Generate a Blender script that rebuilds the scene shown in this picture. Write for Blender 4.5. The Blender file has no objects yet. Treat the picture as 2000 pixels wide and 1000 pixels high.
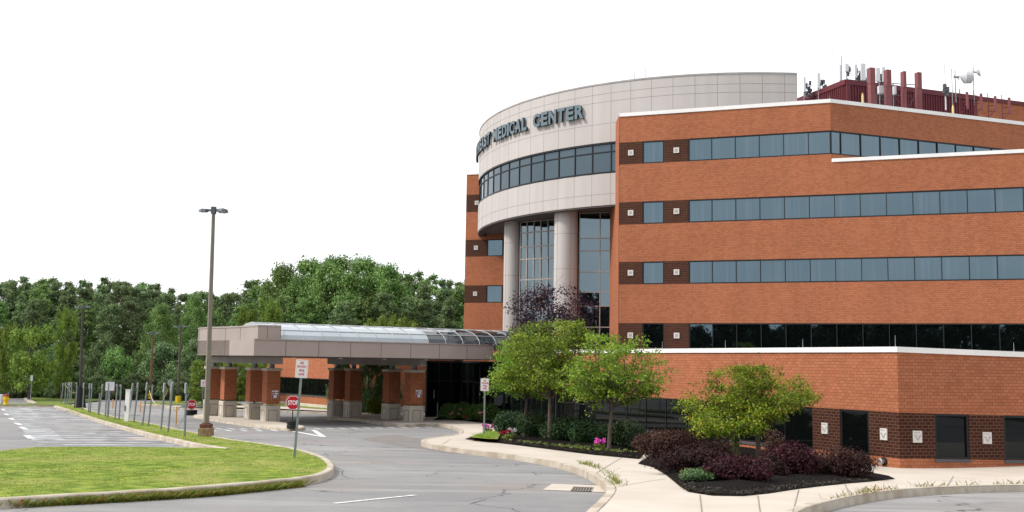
import bpy, bmesh, math, random
import numpy as np
from mathutils import Vector, Matrix
from mathutils.geometry import delaunay_2d_cdt
SC = bpy.context.scene
COL = SC.collection
random.seed(7)
rad = math.radians

# ------------------------------------------------------------------ camera
F = 2008.0; H0 = 709.0; SL = 0.0148
ROLL = math.atan(SL); TH = math.atan((H0 - 500) * math.cos(ROLL) / F)
cd = bpy.data.cameras.new('camera'); cam = bpy.data.objects.new('camera', cd); COL.objects.link(cam)
cd.sensor_width = 36.0; cd.lens = 36.0 * F / 2000.0; cd.clip_start = 0.1; cd.clip_end = 3000.0
c_, s_ = math.cos(ROLL), math.sin(ROLL); ct, st = math.cos(TH), math.sin(TH)
R_ = Vector((c_, -s_ * st, s_ * ct)); U_ = Vector((-s_, -c_ * st, c_ * ct)); B_ = R_.cross(U_)
cam.matrix_world = Matrix(((R_.x, U_.x, B_.x, 0), (R_.y, U_.y, B_.y, 0), (R_.z, U_.z, B_.z, 0), (0, 0, 0, 1)))
SC.camera = cam

# ------------------------------------------------------------------ daylight: bright overcast with a weak, soft sun
SUN_AZ = rad(259)      # clockwise from +Y, the sun stands behind and to the left of the camera
SUN_EL = rad(46)
w = bpy.data.worlds.new('World'); SC.world = w; w.use_nodes = True
nt = w.node_tree; nt.nodes.clear()
out = nt.nodes.new('ShaderNodeOutputWorld'); bg = nt.nodes.new('ShaderNodeBackground')
sky = nt.nodes.new('ShaderNodeTexSky'); sky.sky_type = 'NISHITA'; sky.sun_disc = False
sky.sun_elevation = SUN_EL; sky.sun_rotation = SUN_AZ; sky.dust_density = 3.0
tc = nt.nodes.new('ShaderNodeTexCoord'); mp = nt.nodes.new('ShaderNodeMapping'); mp.inputs['Scale'].default_value = (1, 1, 2.6)
nz = nt.nodes.new('ShaderNodeTexNoise'); nz.inputs['Scale'].default_value = 3.4; nz.inputs['Detail'].default_value = 6
rp = nt.nodes.new('ShaderNodeValToRGB')
rp.color_ramp.elements[0].position = 0.30; rp.color_ramp.elements[0].color = (9.5, 9.9, 10.6, 1)
rp.color_ramp.elements[1].position = 0.62; rp.color_ramp.elements[1].color = (12.8, 12.8, 12.9, 1)
mx = nt.nodes.new('ShaderNodeMixRGB'); mx.inputs[0].default_value = 0.93
nt.links.new(tc.outputs['Generated'], mp.inputs['Vector']); nt.links.new(mp.outputs[0], nz.inputs['Vector'])
nt.links.new(nz.outputs['Fac'], rp.inputs[0]); nt.links.new(sky.outputs[0], mx.inputs[1]); nt.links.new(rp.outputs[0], mx.inputs[2])
nt.links.new(mx.outputs[0], bg.inputs[0]); bg.inputs[1].default_value = 0.10; nt.links.new(bg.outputs[0], out.inputs[0])
sd = bpy.data.lights.new('sun', 'SUN'); sun = bpy.data.objects.new('sun', sd); COL.objects.link(sun)
sd.energy = 3.2; sd.angle = rad(11); sd.color = (1.0, 0.95, 0.88)
sv = Vector((math.sin(SUN_AZ) * math.cos(SUN_EL), math.cos(SUN_AZ) * math.cos(SUN_EL), math.sin(SUN_EL)))
sun.rotation_euler = sv.to_track_quat('Z', 'Y').to_euler(); sun.location = sv * 50
vs = SC.view_settings; vs.view_transform = 'Standard'; vs.look = 'None'; vs.exposure = 0.2; vs.gamma = 1.0; vs.use_curve_mapping = False

# ------------------------------------------------------------------ surveying helpers (the place is measured from the camera station)
def ray(x, y):
    u = x - 1000.0; v = -(y - 500.0)
    u2 = c_ * u - s_ * v; v2 = s_ * u + c_ * v
    return (u2, F * ct - v2 * st, F * st + v2 * ct)
def D(x, y, d):
    r = ray(x, y); return Vector((r[0] / r[1] * d, d, r[2] / r[1] * d))
def Z(x, y, z):
    r = ray(x, y); return Vector((r[0] / r[2] * z, r[1] / r[2] * z, z))
def gz(X, Y):
    t = (61.0 - Y) / 3.0
    sp = t if t > 30 else math.log1p(math.exp(t))
    yc = 61.0 - sp * 3.0
    return -1.75 - 0.031 * yc - 0.45 * math.exp(-((X - 13) ** 2 + (Y - 31) ** 2) / 81.0)
def G(x, y, h=0.0):
    r = ray(x, y); lo, hi = 1.0, 500.0
    for _ in range(50):
        m = (lo + hi) / 2
        if r[2] / r[1] * m > gz(r[0] / r[1] * m, m) + h: lo = m
        else: hi = m
    return Vector((r[0] / r[1] * lo, lo, r[2] / r[1] * lo))

# ------------------------------------------------------------------ materials
MATS = {}
def _n(nt, t, **k):
    n = nt.nodes.new(t)
    for a, b in k.items():
        if a in n.inputs: n.inputs[a].default_value = b
        else: setattr(n, a, b)
    return n
def mat(name, c1, c2=None, rough=0.8, scale=1.0, spec=0.3, metal=0.0, bump=0.0, bscale=30.0, big=None, lo=0.35, hi=0.65, detail=6.0, stretch=None, bdist=0.02):
    if name in MATS: return MATS[name]
    m = bpy.data.materials.new(name); m.use_nodes = True; nt = m.node_tree; b = nt.nodes['Principled BSDF']
    b.inputs['Roughness'].default_value = rough; b.inputs['Specular IOR Level'].default_value = spec; b.inputs['Metallic'].default_value = metal
    c2 = c2 or tuple(v * 0.8 for v in c1)
    g = _n(nt, 'ShaderNodeNewGeometry'); vec = g.outputs['Position']
    if stretch:
        mpp = _n(nt, 'ShaderNodeMapping'); mpp.inputs['Scale'].default_value = stretch; nt.links.new(vec, mpp.inputs[0]); vec2 = mpp.outputs[0]
    else: vec2 = vec
    n = _n(nt, 'ShaderNodeTexNoise', Scale=scale, Detail=detail); nt.links.new(vec2, n.inputs['Vector'])
    r = _n(nt, 'ShaderNodeValToRGB'); r.color_ramp.elements[0].position = lo; r.color_ramp.elements[1].position = hi
    r.color_ramp.elements[0].color = (*c2, 1); r.color_ramp.elements[1].color = (*c1, 1); nt.links.new(n.outputs['Fac'], r.inputs[0]); col = r.outputs[0]
    if big:   # (colour, scale, lo, hi, amount): large patches
        n2 = _n(nt, 'ShaderNodeTexNoise', Scale=big[1], Detail=4.0); nt.links.new(vec, n2.inputs['Vector'])
        r2 = _n(nt, 'ShaderNodeMapRange'); r2.inputs[1].default_value = big[2]; r2.inputs[2].default_value = big[3]; r2.inputs[3].default_value = 0; r2.inputs[4].default_value = big[4]
        nt.links.new(n2.outputs['Fac'], r2.inputs[0])
        mm = _n(nt, 'ShaderNodeMixRGB'); nt.links.new(r2.outputs[0], mm.inputs[0]); nt.links.new(col, mm.inputs[1]); mm.inputs[2].default_value = (*big[0], 1); col = mm.outputs[0]
    nt.links.new(col, b.inputs['Base Color'])
    if bump:
        n3 = _n(nt, 'ShaderNodeTexNoise', Scale=bscale, Detail=4.0); nt.links.new(vec, n3.inputs['Vector'])
        bp = _n(nt, 'ShaderNodeBump', Strength=bump, Distance=bdist); nt.links.new(n3.outputs['Fac'], bp.inputs['Height']); nt.links.new(bp.outputs[0], b.inputs['Normal'])
    MATS[name] = m; return m
def brick(name, c1, c2, mortar, msize=0.008, bw=0.2032, rh=0.1016, spec=.15):
    m = bpy.data.materials.new(name); m.use_nodes = True; nt = m.node_tree; b = nt.nodes['Principled BSDF']
    b.inputs['Roughness'].default_value = 0.85; b.inputs['Specular IOR Level'].default_value = spec
    g = _n(nt, 'ShaderNodeNewGeometry')
    cr = _n(nt, 'ShaderNodeVectorMath', operation='CROSS_PRODUCT'); cr.inputs[0].default_value = (0, 0, 1); nt.links.new(g.outputs['True Normal'], cr.inputs[1])
    nm = _n(nt, 'ShaderNodeVectorMath', operation='NORMALIZE'); nt.links.new(cr.outputs[0], nm.inputs[0])
    dt = _n(nt, 'ShaderNodeVectorMath', operation='DOT_PRODUCT'); nt.links.new(nm.outputs[0], dt.inputs[0]); nt.links.new(g.outputs['Position'], dt.inputs[1])
    sp = _n(nt, 'ShaderNodeSeparateXYZ'); nt.links.new(g.outputs['Position'], sp.inputs[0])
    cb = _n(nt, 'ShaderNodeCombineXYZ'); nt.links.new(dt.outputs['Value'], cb.inputs[0]); nt.links.new(sp.outputs[2], cb.inputs[1])
    br = _n(nt, 'ShaderNodeTexBrick'); nt.links.new(cb.outputs[0], br.inputs['Vector'])
    br.inputs['Scale'].default_value = 1; br.inputs['Brick Width'].default_value = bw; br.inputs['Row Height'].default_value = rh
    br.inputs['Mortar Size'].default_value = msize; br.inputs['Mortar Smooth'].default_value = 0.3; br.inputs['Bias'].default_value = -0.2
    br.inputs['Color1'].default_value = (*c1, 1); br.inputs['Color2'].default_value = (*c2, 1); br.inputs['Mortar'].default_value = (*mortar, 1)
    n = _n(nt, 'ShaderNodeTexNoise', Scale=0.35, Detail=5.0); nt.links.new(g.outputs['Position'], n.inputs['Vector'])
    n2 = _n(nt, 'ShaderNodeTexNoise', Scale=9.0, Detail=3.0); nt.links.new(cb.outputs[0], n2.inputs['Vector'])
    ad = _n(nt, 'ShaderNodeMath', operation='ADD'); nt.links.new(n.outputs['Fac'], ad.inputs[0]); nt.links.new(n2.outputs['Fac'], ad.inputs[1])
    mr = _n(nt, 'ShaderNodeMapRange'); mr.inputs[1].default_value = 0.7; mr.inputs[2].default_value = 1.3; mr.inputs[3].default_value = 0.90; mr.inputs[4].default_value = 1.08
    nt.links.new(ad.outputs[0], mr.inputs[0])
    st_m = _n(nt, 'ShaderNodeMapping'); st_m.inputs['Scale'].default_value = (1.6, .10, 1); nt.links.new(cb.outputs[0], st_m.inputs[0])
    n5 = _n(nt, 'ShaderNodeTexNoise', Scale=1.0, Detail=6.0, Roughness=.6); nt.links.new(st_m.outputs[0], n5.inputs['Vector'])
    m5 = _n(nt, 'ShaderNodeMapRange'); m5.inputs[1].default_value = .3; m5.inputs[2].default_value = .7; m5.inputs[3].default_value = .93; m5.inputs[4].default_value = 1.04; nt.links.new(n5.outputs['Fac'], m5.inputs[0])
    mm5 = _n(nt, 'ShaderNodeMath', operation='MULTIPLY'); nt.links.new(m5.outputs[0], mm5.inputs[0]); nt.links.new(mr.outputs[0], mm5.inputs[1]); mr = mm5
    mu = _n(nt, 'ShaderNodeMixRGB', blend_type='MULTIPLY'); mu.inputs[0].default_value = 1; nt.links.new(br.outputs['Color'], mu.inputs[1]); nt.links.new(mr.outputs[0], mu.inputs[2])
    nt.links.new(mu.outputs[0], b.inputs['Base Color'])
    bp = _n(nt, 'ShaderNodeBump', Strength=0.4, Distance=0.006); nt.links.new(br.outputs['Fac'], bp.inputs['Height']); bp.invert = True; nt.links.new(bp.outputs[0], b.inputs['Normal'])
    MATS[name] = m; return m
def glass(name, base=(0.004, 0.006, 0.008), ior=1.75, tint=(0.62, 0.84, 1.0), rough=0.015, wob=0.002, streak=0.0):
    m = bpy.data.materials.new(name); m.use_nodes = True; nt = m.node_tree; b = nt.nodes['Principled BSDF']
    b.inputs['Base Color'].default_value = (*base, 1); b.inputs['Roughness'].default_value = rough; b.inputs['IOR'].default_value = ior
    b.inputs['Specular Tint'].default_value = (*tint, 1)
    g = _n(nt, 'ShaderNodeNewGeometry')
    n = _n(nt, 'ShaderNodeTexNoise', Scale=0.9, Detail=2.0); nt.links.new(g.outputs['Position'], n.inputs['Vector'])
    bp = _n(nt, 'ShaderNodeBump', Strength=0.6, Distance=wob); nt.links.new(n.outputs['Fac'], bp.inputs['Height']); nt.links.new(bp.outputs[0], b.inputs['Normal'])
    if streak:   # pale vertical blinds standing behind the pane
        mpp = _n(nt, 'ShaderNodeMapping'); mpp.inputs['Scale'].default_value = (5, 5, 0.04); nt.links.new(g.outputs['Position'], mpp.inputs[0])
        n2 = _n(nt, 'ShaderNodeTexNoise', Scale=1.0, Detail=5.0); nt.links.new(mpp.outputs[0], n2.inputs['Vector'])
        r = _n(nt, 'ShaderNodeValToRGB'); r.color_ramp.elements[0].position = 0.5; r.color_ramp.elements[1].position = 0.72
        r.color_ramp.elements[0].color = (*base, 1); r.color_ramp.elements[1].color = (streak, streak * 1.15, streak * 1.25, 1)
        nt.links.new(n2.outputs['Fac'], r.inputs[0]); nt.links.new(r.outputs[0], b.inputs['Base Color'])
    MATS[name] = m; return m
def leafmat(name, c1, c2, c3=None, scale=0.5, trans=0.3, rough=0.55):
    m = bpy.data.materials.new(name); m.use_nodes = True; nt = m.node_tree; b = nt.nodes['Principled BSDF']; o = nt.nodes['Material Output']
    b.inputs['Roughness'].default_value = rough; b.inputs['Specular IOR Level'].default_value = 0.25
    at = _n(nt, 'ShaderNodeAttribute', attribute_name='var'); oi = _n(nt, 'ShaderNodeObjectInfo')
    r = _n(nt, 'ShaderNodeValToRGB'); e = r.color_ramp.elements
    e[0].position = 0.0; e[0].color = (*c1, 1); e[1].position = 0.8; e[1].color = (*c2, 1)
    if c3: q = e.new(0.985); q.color = (*c3, 1); e[1].position = 0.75
    nt.links.new(at.outputs['Fac'], r.inputs[0])
    hs = _n(nt, 'ShaderNodeHueSaturation')
    mr = _n(nt, 'ShaderNodeMapRange'); mr.inputs[3].default_value = 0.75; mr.inputs[4].default_value = 1.25; nt.links.new(oi.outputs['Random'], mr.inputs[0]); nt.links.new(mr.outputs[0], hs.inputs['Value'])
    mr2 = _n(nt, 'ShaderNodeMapRange'); mr2.inputs[3].default_value = 0.485; mr2.inputs[4].default_value = 0.515; nt.links.new(oi.outputs['Random'], mr2.inputs[0]); nt.links.new(mr2.outputs[0], hs.inputs['Hue'])
    nt.links.new(r.outputs[0], hs.inputs['Color']); nt.links.new(hs.outputs[0], b.inputs['Base Color'])
    t = _n(nt, 'ShaderNodeBsdfTranslucent'); nt.links.new(hs.outputs[0], t.inputs[0]); mxx = _n(nt, 'ShaderNodeMixShader'); mxx.inputs[0].default_value = trans
    nt.links.new(b.outputs[0], mxx.inputs[1]); nt.links.new(t.outputs[0], mxx.inputs[2]); nt.links.new(mxx.outputs[0], o.inputs[0])
    MATS[name] = m; return m

BRICK = brick('orange_brick', (0.41, 0.152, 0.078), (0.325, 0.112, 0.054), (0.20, 0.072, 0.040))
BROWN = brick('brown_brick', (0.048, 0.018, 0.012), (0.066, 0.026, 0.018), (0.15, 0.085, 0.06), 0.009, spec=.08)
WHITE = mat('white_metal', (0.82, 0.81, 0.80), (0.74, 0.73, 0.72), 0.45, 0.8)
BEIGE = mat('beige_panel', (0.485, 0.45, 0.435), (0.445, 0.41, 0.395), 0.6, 0.9, stretch=(1.3, 1.3, .12), big=((0.41, 0.38, 0.365), 0.15, 0.5, 0.8, 0.5))
SEAM = mat('dark_joint', (0.27, 0.25, 0.24), rough=0.8)
TAUPE = mat('taupe_metal_panel', (0.34, 0.278, 0.252), (0.31, 0.252, 0.228), 0.4, 0.6)
TAUPE2 = mat('taupe_joint', (0.10, 0.08, 0.075), rough=0.7)
STONE = mat('cast_stone', (0.58, 0.52, 0.44), (0.44, 0.40, 0.34), 0.85, 1.4, bump=0.2, bscale=25, big=((0.33, 0.29, 0.24), 0.7, 0.52, 0.8, 0.6))
CONC = mat('sidewalk_concrete', (0.51, 0.455, 0.395), (0.45, 0.395, 0.335), 0.9, 0.8, bump=0.15, bscale=60, big=((0.42, 0.36, 0.30), 0.25, 0.5, 0.8, 0.6), bdist=0.01)
KERB = mat('kerb_concrete', (0.49, 0.44, 0.37), (0.34, 0.285, 0.22), 0.95, 2.5, bump=0.5, bscale=20, big=((0.30, 0.23, 0.15), 1.2, 0.55, 0.75, 0.5))
ASPH = None
FRAME = mat('black_window_frame', (0.012, 0.013, 0.016), rough=0.4)
PINKFR = mat('champagne_mullion', (0.40, 0.33, 0.30), rough=0.35, spec=0.5)
GL = glass('reflective_window_glass', ior=2.55, streak=0.035, tint=(.60, .85, 1.0))
GLD = glass('dark_window_glass', base=(0.003, 0.004, 0.004), ior=1.42, tint=(0.8, 0.9, 1.0))
GLN = glass('lower_floor_glass', ior=2.3, tint=(.60, .85, 1.0), base=(.002, .003, .003))
GLA = glass('atrium_glass', ior=2.7, tint=(.70, .90, 1.0))
ROOF = mat('roof_membrane', (0.33, 0.33, 0.33), (0.26, 0.26, 0.26), 0.9, 0.5)
GALV = mat('galvanised_steel', (0.26, 0.29, 0.30), (0.20, 0.22, 0.235), 0.45, 6, metal=0.4, spec=0.5)
MAROON = mat('maroon_metal', (0.12, 0.018, 0.026), (0.10, 0.015, 0.022), 0.55, 1.5)
MAROON2 = mat('maroon_antenna_cover', (0.21, 0.07, 0.075), (0.19, 0.06, 0.065), 0.6, 1)
PALE = mat('pale_grey_plastic', (0.62, 0.62, 0.66), (0.56, 0.56, 0.60), 0.5, 1)
BLACK = mat('black_rubber', (0.012, 0.012, 0.013), rough=0.7)
BRONZE = mat('bronze_pole_paint', (0.20, 0.18, 0.14), (0.17, 0.15, 0.12), 0.55, 2)
YELLOW = mat('yellow_paint', (0.75, 0.50, 0.02), (0.65, 0.42, 0.02), 0.6, 4)
ORANGE = mat('orange_plastic', (0.62, 0.30, 0.08), rough=0.6)
RED = mat('sign_red', (0.50, 0.008, 0.02), (0.46, 0.008, 0.018), 0.4, 2)
SIGNW = mat('sign_white', (0.80, 0.79, 0.80), (0.74, 0.72, 0.74), 0.45, 5)
BARK = mat('bark', (0.13, 0.10, 0.085), (0.07, 0.055, 0.045), 0.95, 8, bump=0.6, bscale=30, stretch=(1, 1, 0.25))
MULCH = mat('black_mulch', (0.022, 0.019, 0.018), (0.006, 0.005, 0.005), 0.95, 22, spec=.03, bump=1.0, bscale=35, bdist=0.05)
PAINT = mat('road_paint', (0.62, 0.62, 0.61), (0.36, 0.36, 0.36), 0.8, 7, lo=0.32, hi=0.48)

# ------------------------------------------------------------------ object helpers
def link(name, me, m=None, parent=None):
    o = bpy.data.objects.new(name, me); COL.objects.link(o)
    if m is not None:
        for q in (m if isinstance(m, (list, tuple)) else [m]): me.materials.append(q)
    if parent is not None: o.parent = parent
    return o
def tag(o, label=None, cat=None, group=None, kind=None):
    if label: o['label'] = label
    if cat: o['category'] = cat
    if group: o['group'] = group
    if kind: o['kind'] = kind
    return o
def thing(name, label, cat, loc=(0, 0, 0), group=None, rz=0.0):
    o = bpy.data.objects.new(name, None); COL.objects.link(o); o.location = loc; o.rotation_euler = (0, 0, rz); o.empty_display_size = 0.3
    return tag(o, label, cat, group)
def dup(root, loc, rz=0.0, sc=1.0, label=None, group=None):
    r = root.copy(); COL.objects.link(r); r.location = loc; r.rotation_euler = (0, 0, rz); r.scale = (sc, sc, sc) if not isinstance(sc, tuple) else sc
    if label: r['label'] = label
    if group: r['group'] = group
    for ch in list(root.children):
        c = ch.copy(); COL.objects.link(c); c.parent = r
        for g in ch.children:
            d = g.copy(); COL.objects.link(d); d.parent = c
    return r
class MB:
    """mesh builder: quads, boxes, tubes, prisms; world or local coordinates, then build() makes ONE object"""
    def __init__(s): s.v = []; s.f = []; s.m = []
    def poly(s, pts, mi=0):
        i = len(s.v); s.v += [tuple(p) for p in pts]; s.f.append(list(range(i, i + len(pts)))); s.m.append(mi)
    def hexa(s, p, mi=0):   # p: 8 points, bottom ring 0-3, top ring 4-7
        i = len(s.v); s.v += [tuple(q) for q in p]
        for f in ((0, 3, 2, 1), (4, 5, 6, 7), (0, 1, 5, 4), (1, 2, 6, 5), (2, 3, 7, 6), (3, 0, 4, 7)): s.f.append([i + a for a in f]); s.m.append(mi)
    def box(s, c, d, mi=0, rz=0.0):
        cx, cy, cz = c; a, b, h = d[0] / 2, d[1] / 2, d[2] / 2; cs, sn = math.cos(rz), math.sin(rz)
        P = [(cx + x * cs - y * sn, cy + x * sn + y * cs, cz + z) for z in (-h, h) for x, y in ((-a, -b), (a, -b), (a, b), (-a, b))]
        s.hexa(P, mi)
    def prism(s, pts, z0, z1, mi=0, cap=True):   # plan polygon counter-clockwise
        n = len(pts); i = len(s.v)
        s.v += [(p[0], p[1], z0) for p in pts] + [(p[0], p[1], z1) for p in pts]
        for k in range(n): j = (k + 1) % n; s.f.append([i + k, i + j, i + n + j, i + n + k]); s.m.append(mi)
        if cap: s.f.append([i + n + k for k in range(n)]); s.m.append(mi); s.f.append([i + k for k in reversed(range(n))]); s.m.append(mi)
    def tube(s, a, b, r0, r1=None, n=8, mi=0, cap=True):
        r1 = r0 if r1 is None else r1; a = Vector(a); b = Vector(b); d = (b - a)
        if d.length < 1e-6: return
        d.normalize(); u = d.orthogonal().normalized(); w_ = d.cross(u); i = len(s.v)
        for p, r in ((a, r0), (b, r1)):
            for k in range(n): t = 2 * math.pi * k / n; s.v.append(tuple(p + (u * math.cos(t) + w_ * math.sin(t)) * r))
        for k in range(n): j = (k + 1) % n; s.f.append([i + k, i + j, i + n + j, i + n + k]); s.m.append(mi)
        if cap: s.f.append([i + k for k in reversed(range(n))]); s.m.append(mi); s.f.append([i + n + k for k in range(n)]); s.m.append(mi)
    def cyl(s, c, r, h, n=24, mi=0, r1=None): s.tube(c, (c[0], c[1], c[2] + h), r, r1, n, mi)
    def chain(s, pts, rs, n=6, mi=0):
        for k in range(len(pts) - 1): s.tube(pts[k], pts[k + 1], rs[k], rs[k + 1], n, mi)
    def lathe(s, c, prof, n=20, mi=0, ax=None):
        ax = Vector(ax or (0, 0, 1)).normalized(); u = ax.orthogonal().normalized(); w_ = ax.cross(u); c = Vector(c); i = len(s.v)
        for r, h in prof:
            for k in range(n): t = 2 * math.pi * k / n; s.v.append(tuple(c + ax * h + (u * math.cos(t) + w_ * math.sin(t)) * r))
        for q in range(len(prof) - 1):
            for k in range(n): j = (k + 1) % n; s.f.append([i + q * n + k, i + q * n + j, i + (q + 1) * n + j, i + (q + 1) * n + k]); s.m.append(mi)
    def build(s, name, m, parent=None, smooth=False, bevel=0.0, off=None):
        me = bpy.data.meshes.new(name)
        V = s.v if off is None else [(a - off[0], b - off[1], c - off[2]) for a, b, c in s.v]
        me.from_pydata(V, [], s.f); me.polygons.foreach_set('material_index', s.m)
        if smooth: me.polygons.foreach_set('use_smooth', [True] * len(s.f))
        me.update(); o = link(name, me, m, parent)
        bm = bmesh.new(); bm.from_mesh(me); bmesh.ops.recalc_face_normals(bm, faces=bm.faces); bm.to_mesh(me); bm.free()
        if bevel:
            b = o.modifiers.new('bevel', 'BEVEL'); b.width = bevel; b.segments = 2; b.limit_method = 'ANGLE'
        return o
def local(p, root): return (p[0] - root.location[0], p[1] - root.location[1], p[2] - root.location[2])
TXT = {}
def textmesh(txt, size, ext=0.0, off=0.0, space=1.0):
    key = (txt, size, ext, off, space)
    if key in TXT: return TXT[key].copy()
    cu = bpy.data.curves.new('lettering', 'FONT'); cu.body = txt; cu.size = size; cu.extrude = ext; cu.offset = off; cu.align_x = 'CENTER'; cu.space_character = space; cu.resolution_u = 4
    o = bpy.data.objects.new('lettering', cu); COL.objects.link(o); bpy.context.view_layer.update()
    me = bpy.data.meshes.new_from_object(o.evaluated_get(bpy.context.evaluated_depsgraph_get())); bpy.data.objects.remove(o); me.materials.clear()
    TXT[key] = me; return me.copy()
def smoothline(P, step=0.5, closed=False, curve=True):
    P = [Vector((p[0], p[1])) for p in P]; n = len(P); out_ = []
    segs = n if closed else n - 1
    for i in range(segs):
        p1, p2 = P[i % n], P[(i + 1) % n]; p0 = P[(i - 1) % n] if (closed or i > 0) else p1; p3 = P[(i + 2) % n] if (closed or i + 2 < n) else p2
        k = max(1, int((p2 - p1).length / step))
        for j in range(k):
            t = j / k
            if curve: q = 0.5 * ((2 * p1) + (p2 - p0) * t + (2 * p0 - 5 * p1 + 4 * p2 - p3) * t * t + (3 * p1 - p0 - 3 * p2 + p3) * t ** 3)
            else: q = p1.lerp(p2, t)
            out_.append(q)
    if not closed: out_.append(P[-1])
    return out_
def sheet(name, poly, h, m, step=1.0, kind='structure', parent=None, jit=0.0, mound=0.0, label=None):
    """drapes a filled plan polygon over the terrain, h above it"""
    B = smoothline(poly, step, True, False); n = len(B)
    xs = [p.x for p in B]; ys = [p.y for p in B]
    poly_np = np.array([(p.x, p.y) for p in B])
    pts = [Vector((p.x, p.y)) for p in B]
    gx = np.arange(min(xs) + step / 2, max(xs), step); gy = np.arange(min(ys) + step / 2, max(ys), step)
    X, Y = np.meshgrid(gx, gy); X = X.ravel(); Y = Y.ravel()
    if jit: rs_ = np.random.RandomState(3); X = X + rs_.uniform(-.3, .3, X.size) * step; Y = Y + rs_.uniform(-.3, .3, Y.size) * step
    ins = np.zeros(X.size, bool); x0, y0 = poly_np[:, 0], poly_np[:, 1]; x1, y1 = np.roll(x0, -1), np.roll(y0, -1)
    dmin = np.full(X.size, 1e9)
    for a, b, c, d in zip(x0, y0, x1, y1):
        cnd = ((b > Y) != (d > Y)); xi = (c - a) * (Y - b) / ((d - b) if d != b else 1e-9) + a; ins ^= cnd & (X < xi)
        L2 = (c - a) ** 2 + (d - b) ** 2 + 1e-9; t = np.clip(((X - a) * (c - a) + (Y - b) * (d - b)) / L2, 0, 1)
        dmin = np.minimum(dmin, np.hypot(X - a - t * (c - a), Y - b - t * (d - b)))
    ok = ins & (dmin > step * 0.25)
    dist = [0.0] * n + list(dmin[ok])
    pts += [Vector((a, b)) for a, b in zip(X[ok], Y[ok])]
    ed = [(i, (i + 1) % n) for i in range(n)]
    V, E_, Fc, ov, _, _ = delaunay_2d_cdt(pts, ed, [], 1, 1e-5)
    rs_ = random.Random(5); vv = []
    for k, p in enumerate(V):
        src = ov[k][0] if ov[k] else 0; dd = dist[src] if src < len(dist) else 0
        z = gz(p.x, p.y) + h
        if dd > 0: z += mound * min(1, dd / 0.8) + (rs_.uniform(-jit, jit) if jit else 0)
        vv.append((p.x, p.y, z))
    me = bpy.data.meshes.new(name); me.from_pydata(vv, [], [list(f) for f in Fc]); me.update()
    bm = bmesh.new(); bm.from_mesh(me)
    for f in bm.faces:
        if f.normal.z < 0: f.normal_flip()
    bm.to_mesh(me); bm.free()
    o = link(name, me, m, parent); me.polygons.foreach_set('use_smooth', [True] * len(me.polygons))
    if parent is None: tag(o, kind=kind)
    return o
def sweep(name, line, width, top, bottom, m, side=1.0, parent=None, curve=True, step=0.5, closed=False, gaps=True):
    """kerb: the line is its road-side top edge, width laid to the left (side=1) of its direction"""
    L = smoothline(line, step, closed, curve); mb = MB(); n = len(L); rs_ = random.Random(11); ring = []
    for i, p in enumerate(L):
        a = L[(i - 1) % n] if (closed or i > 0) else p; b = L[(i + 1) % n] if (closed or i < n - 1) else p
        t = (b - a).normalized(); nn = Vector((-t.y, t.x)) * side; q = p + nn * width; g = gz(p.x, p.y); j = rs_.uniform(-.006, .006)
        ring.append([(p.x - nn.x * .02, p.y - nn.y * .02, g + bottom), (p.x, p.y, g + top - .02 + j), (p.x + nn.x * .02, p.y + nn.y * .02, g + top + j), (q.x, q.y, g + top + j), (q.x, q.y, g + bottom)])
    for i in range(n if closed else n - 1):
        A, B = ring[i], ring[(i + 1) % n]
        for k in range(4): mb.poly([A[k], B[k], B[k + 1], A[k + 1]])
    mb.poly(ring[0]); mb.poly(ring[-1]) if not closed else None
    o = mb.build(name, m, parent)
    if parent is None: tag(o, kind='structure')
    return o
def strip(mb, a, b, wdt, h, step=0.8, mi=0):
    a = Vector((a[0], a[1])); b = Vector((b[0], b[1])); L = (b - a).length; t = (b - a).normalized(); nn = Vector((-t.y, t.x)) * wdt / 2; k = max(1, int(L / step))
    for i in range(k):
        p, q = a.lerp(b, i / k), a.lerp(b, (i + 1) / k)
        mb.poly([(r.x, r.y, gz(r.x, r.y) + h) for r in (p - nn, q - nn, q + nn, p + nn)], mi)

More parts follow.
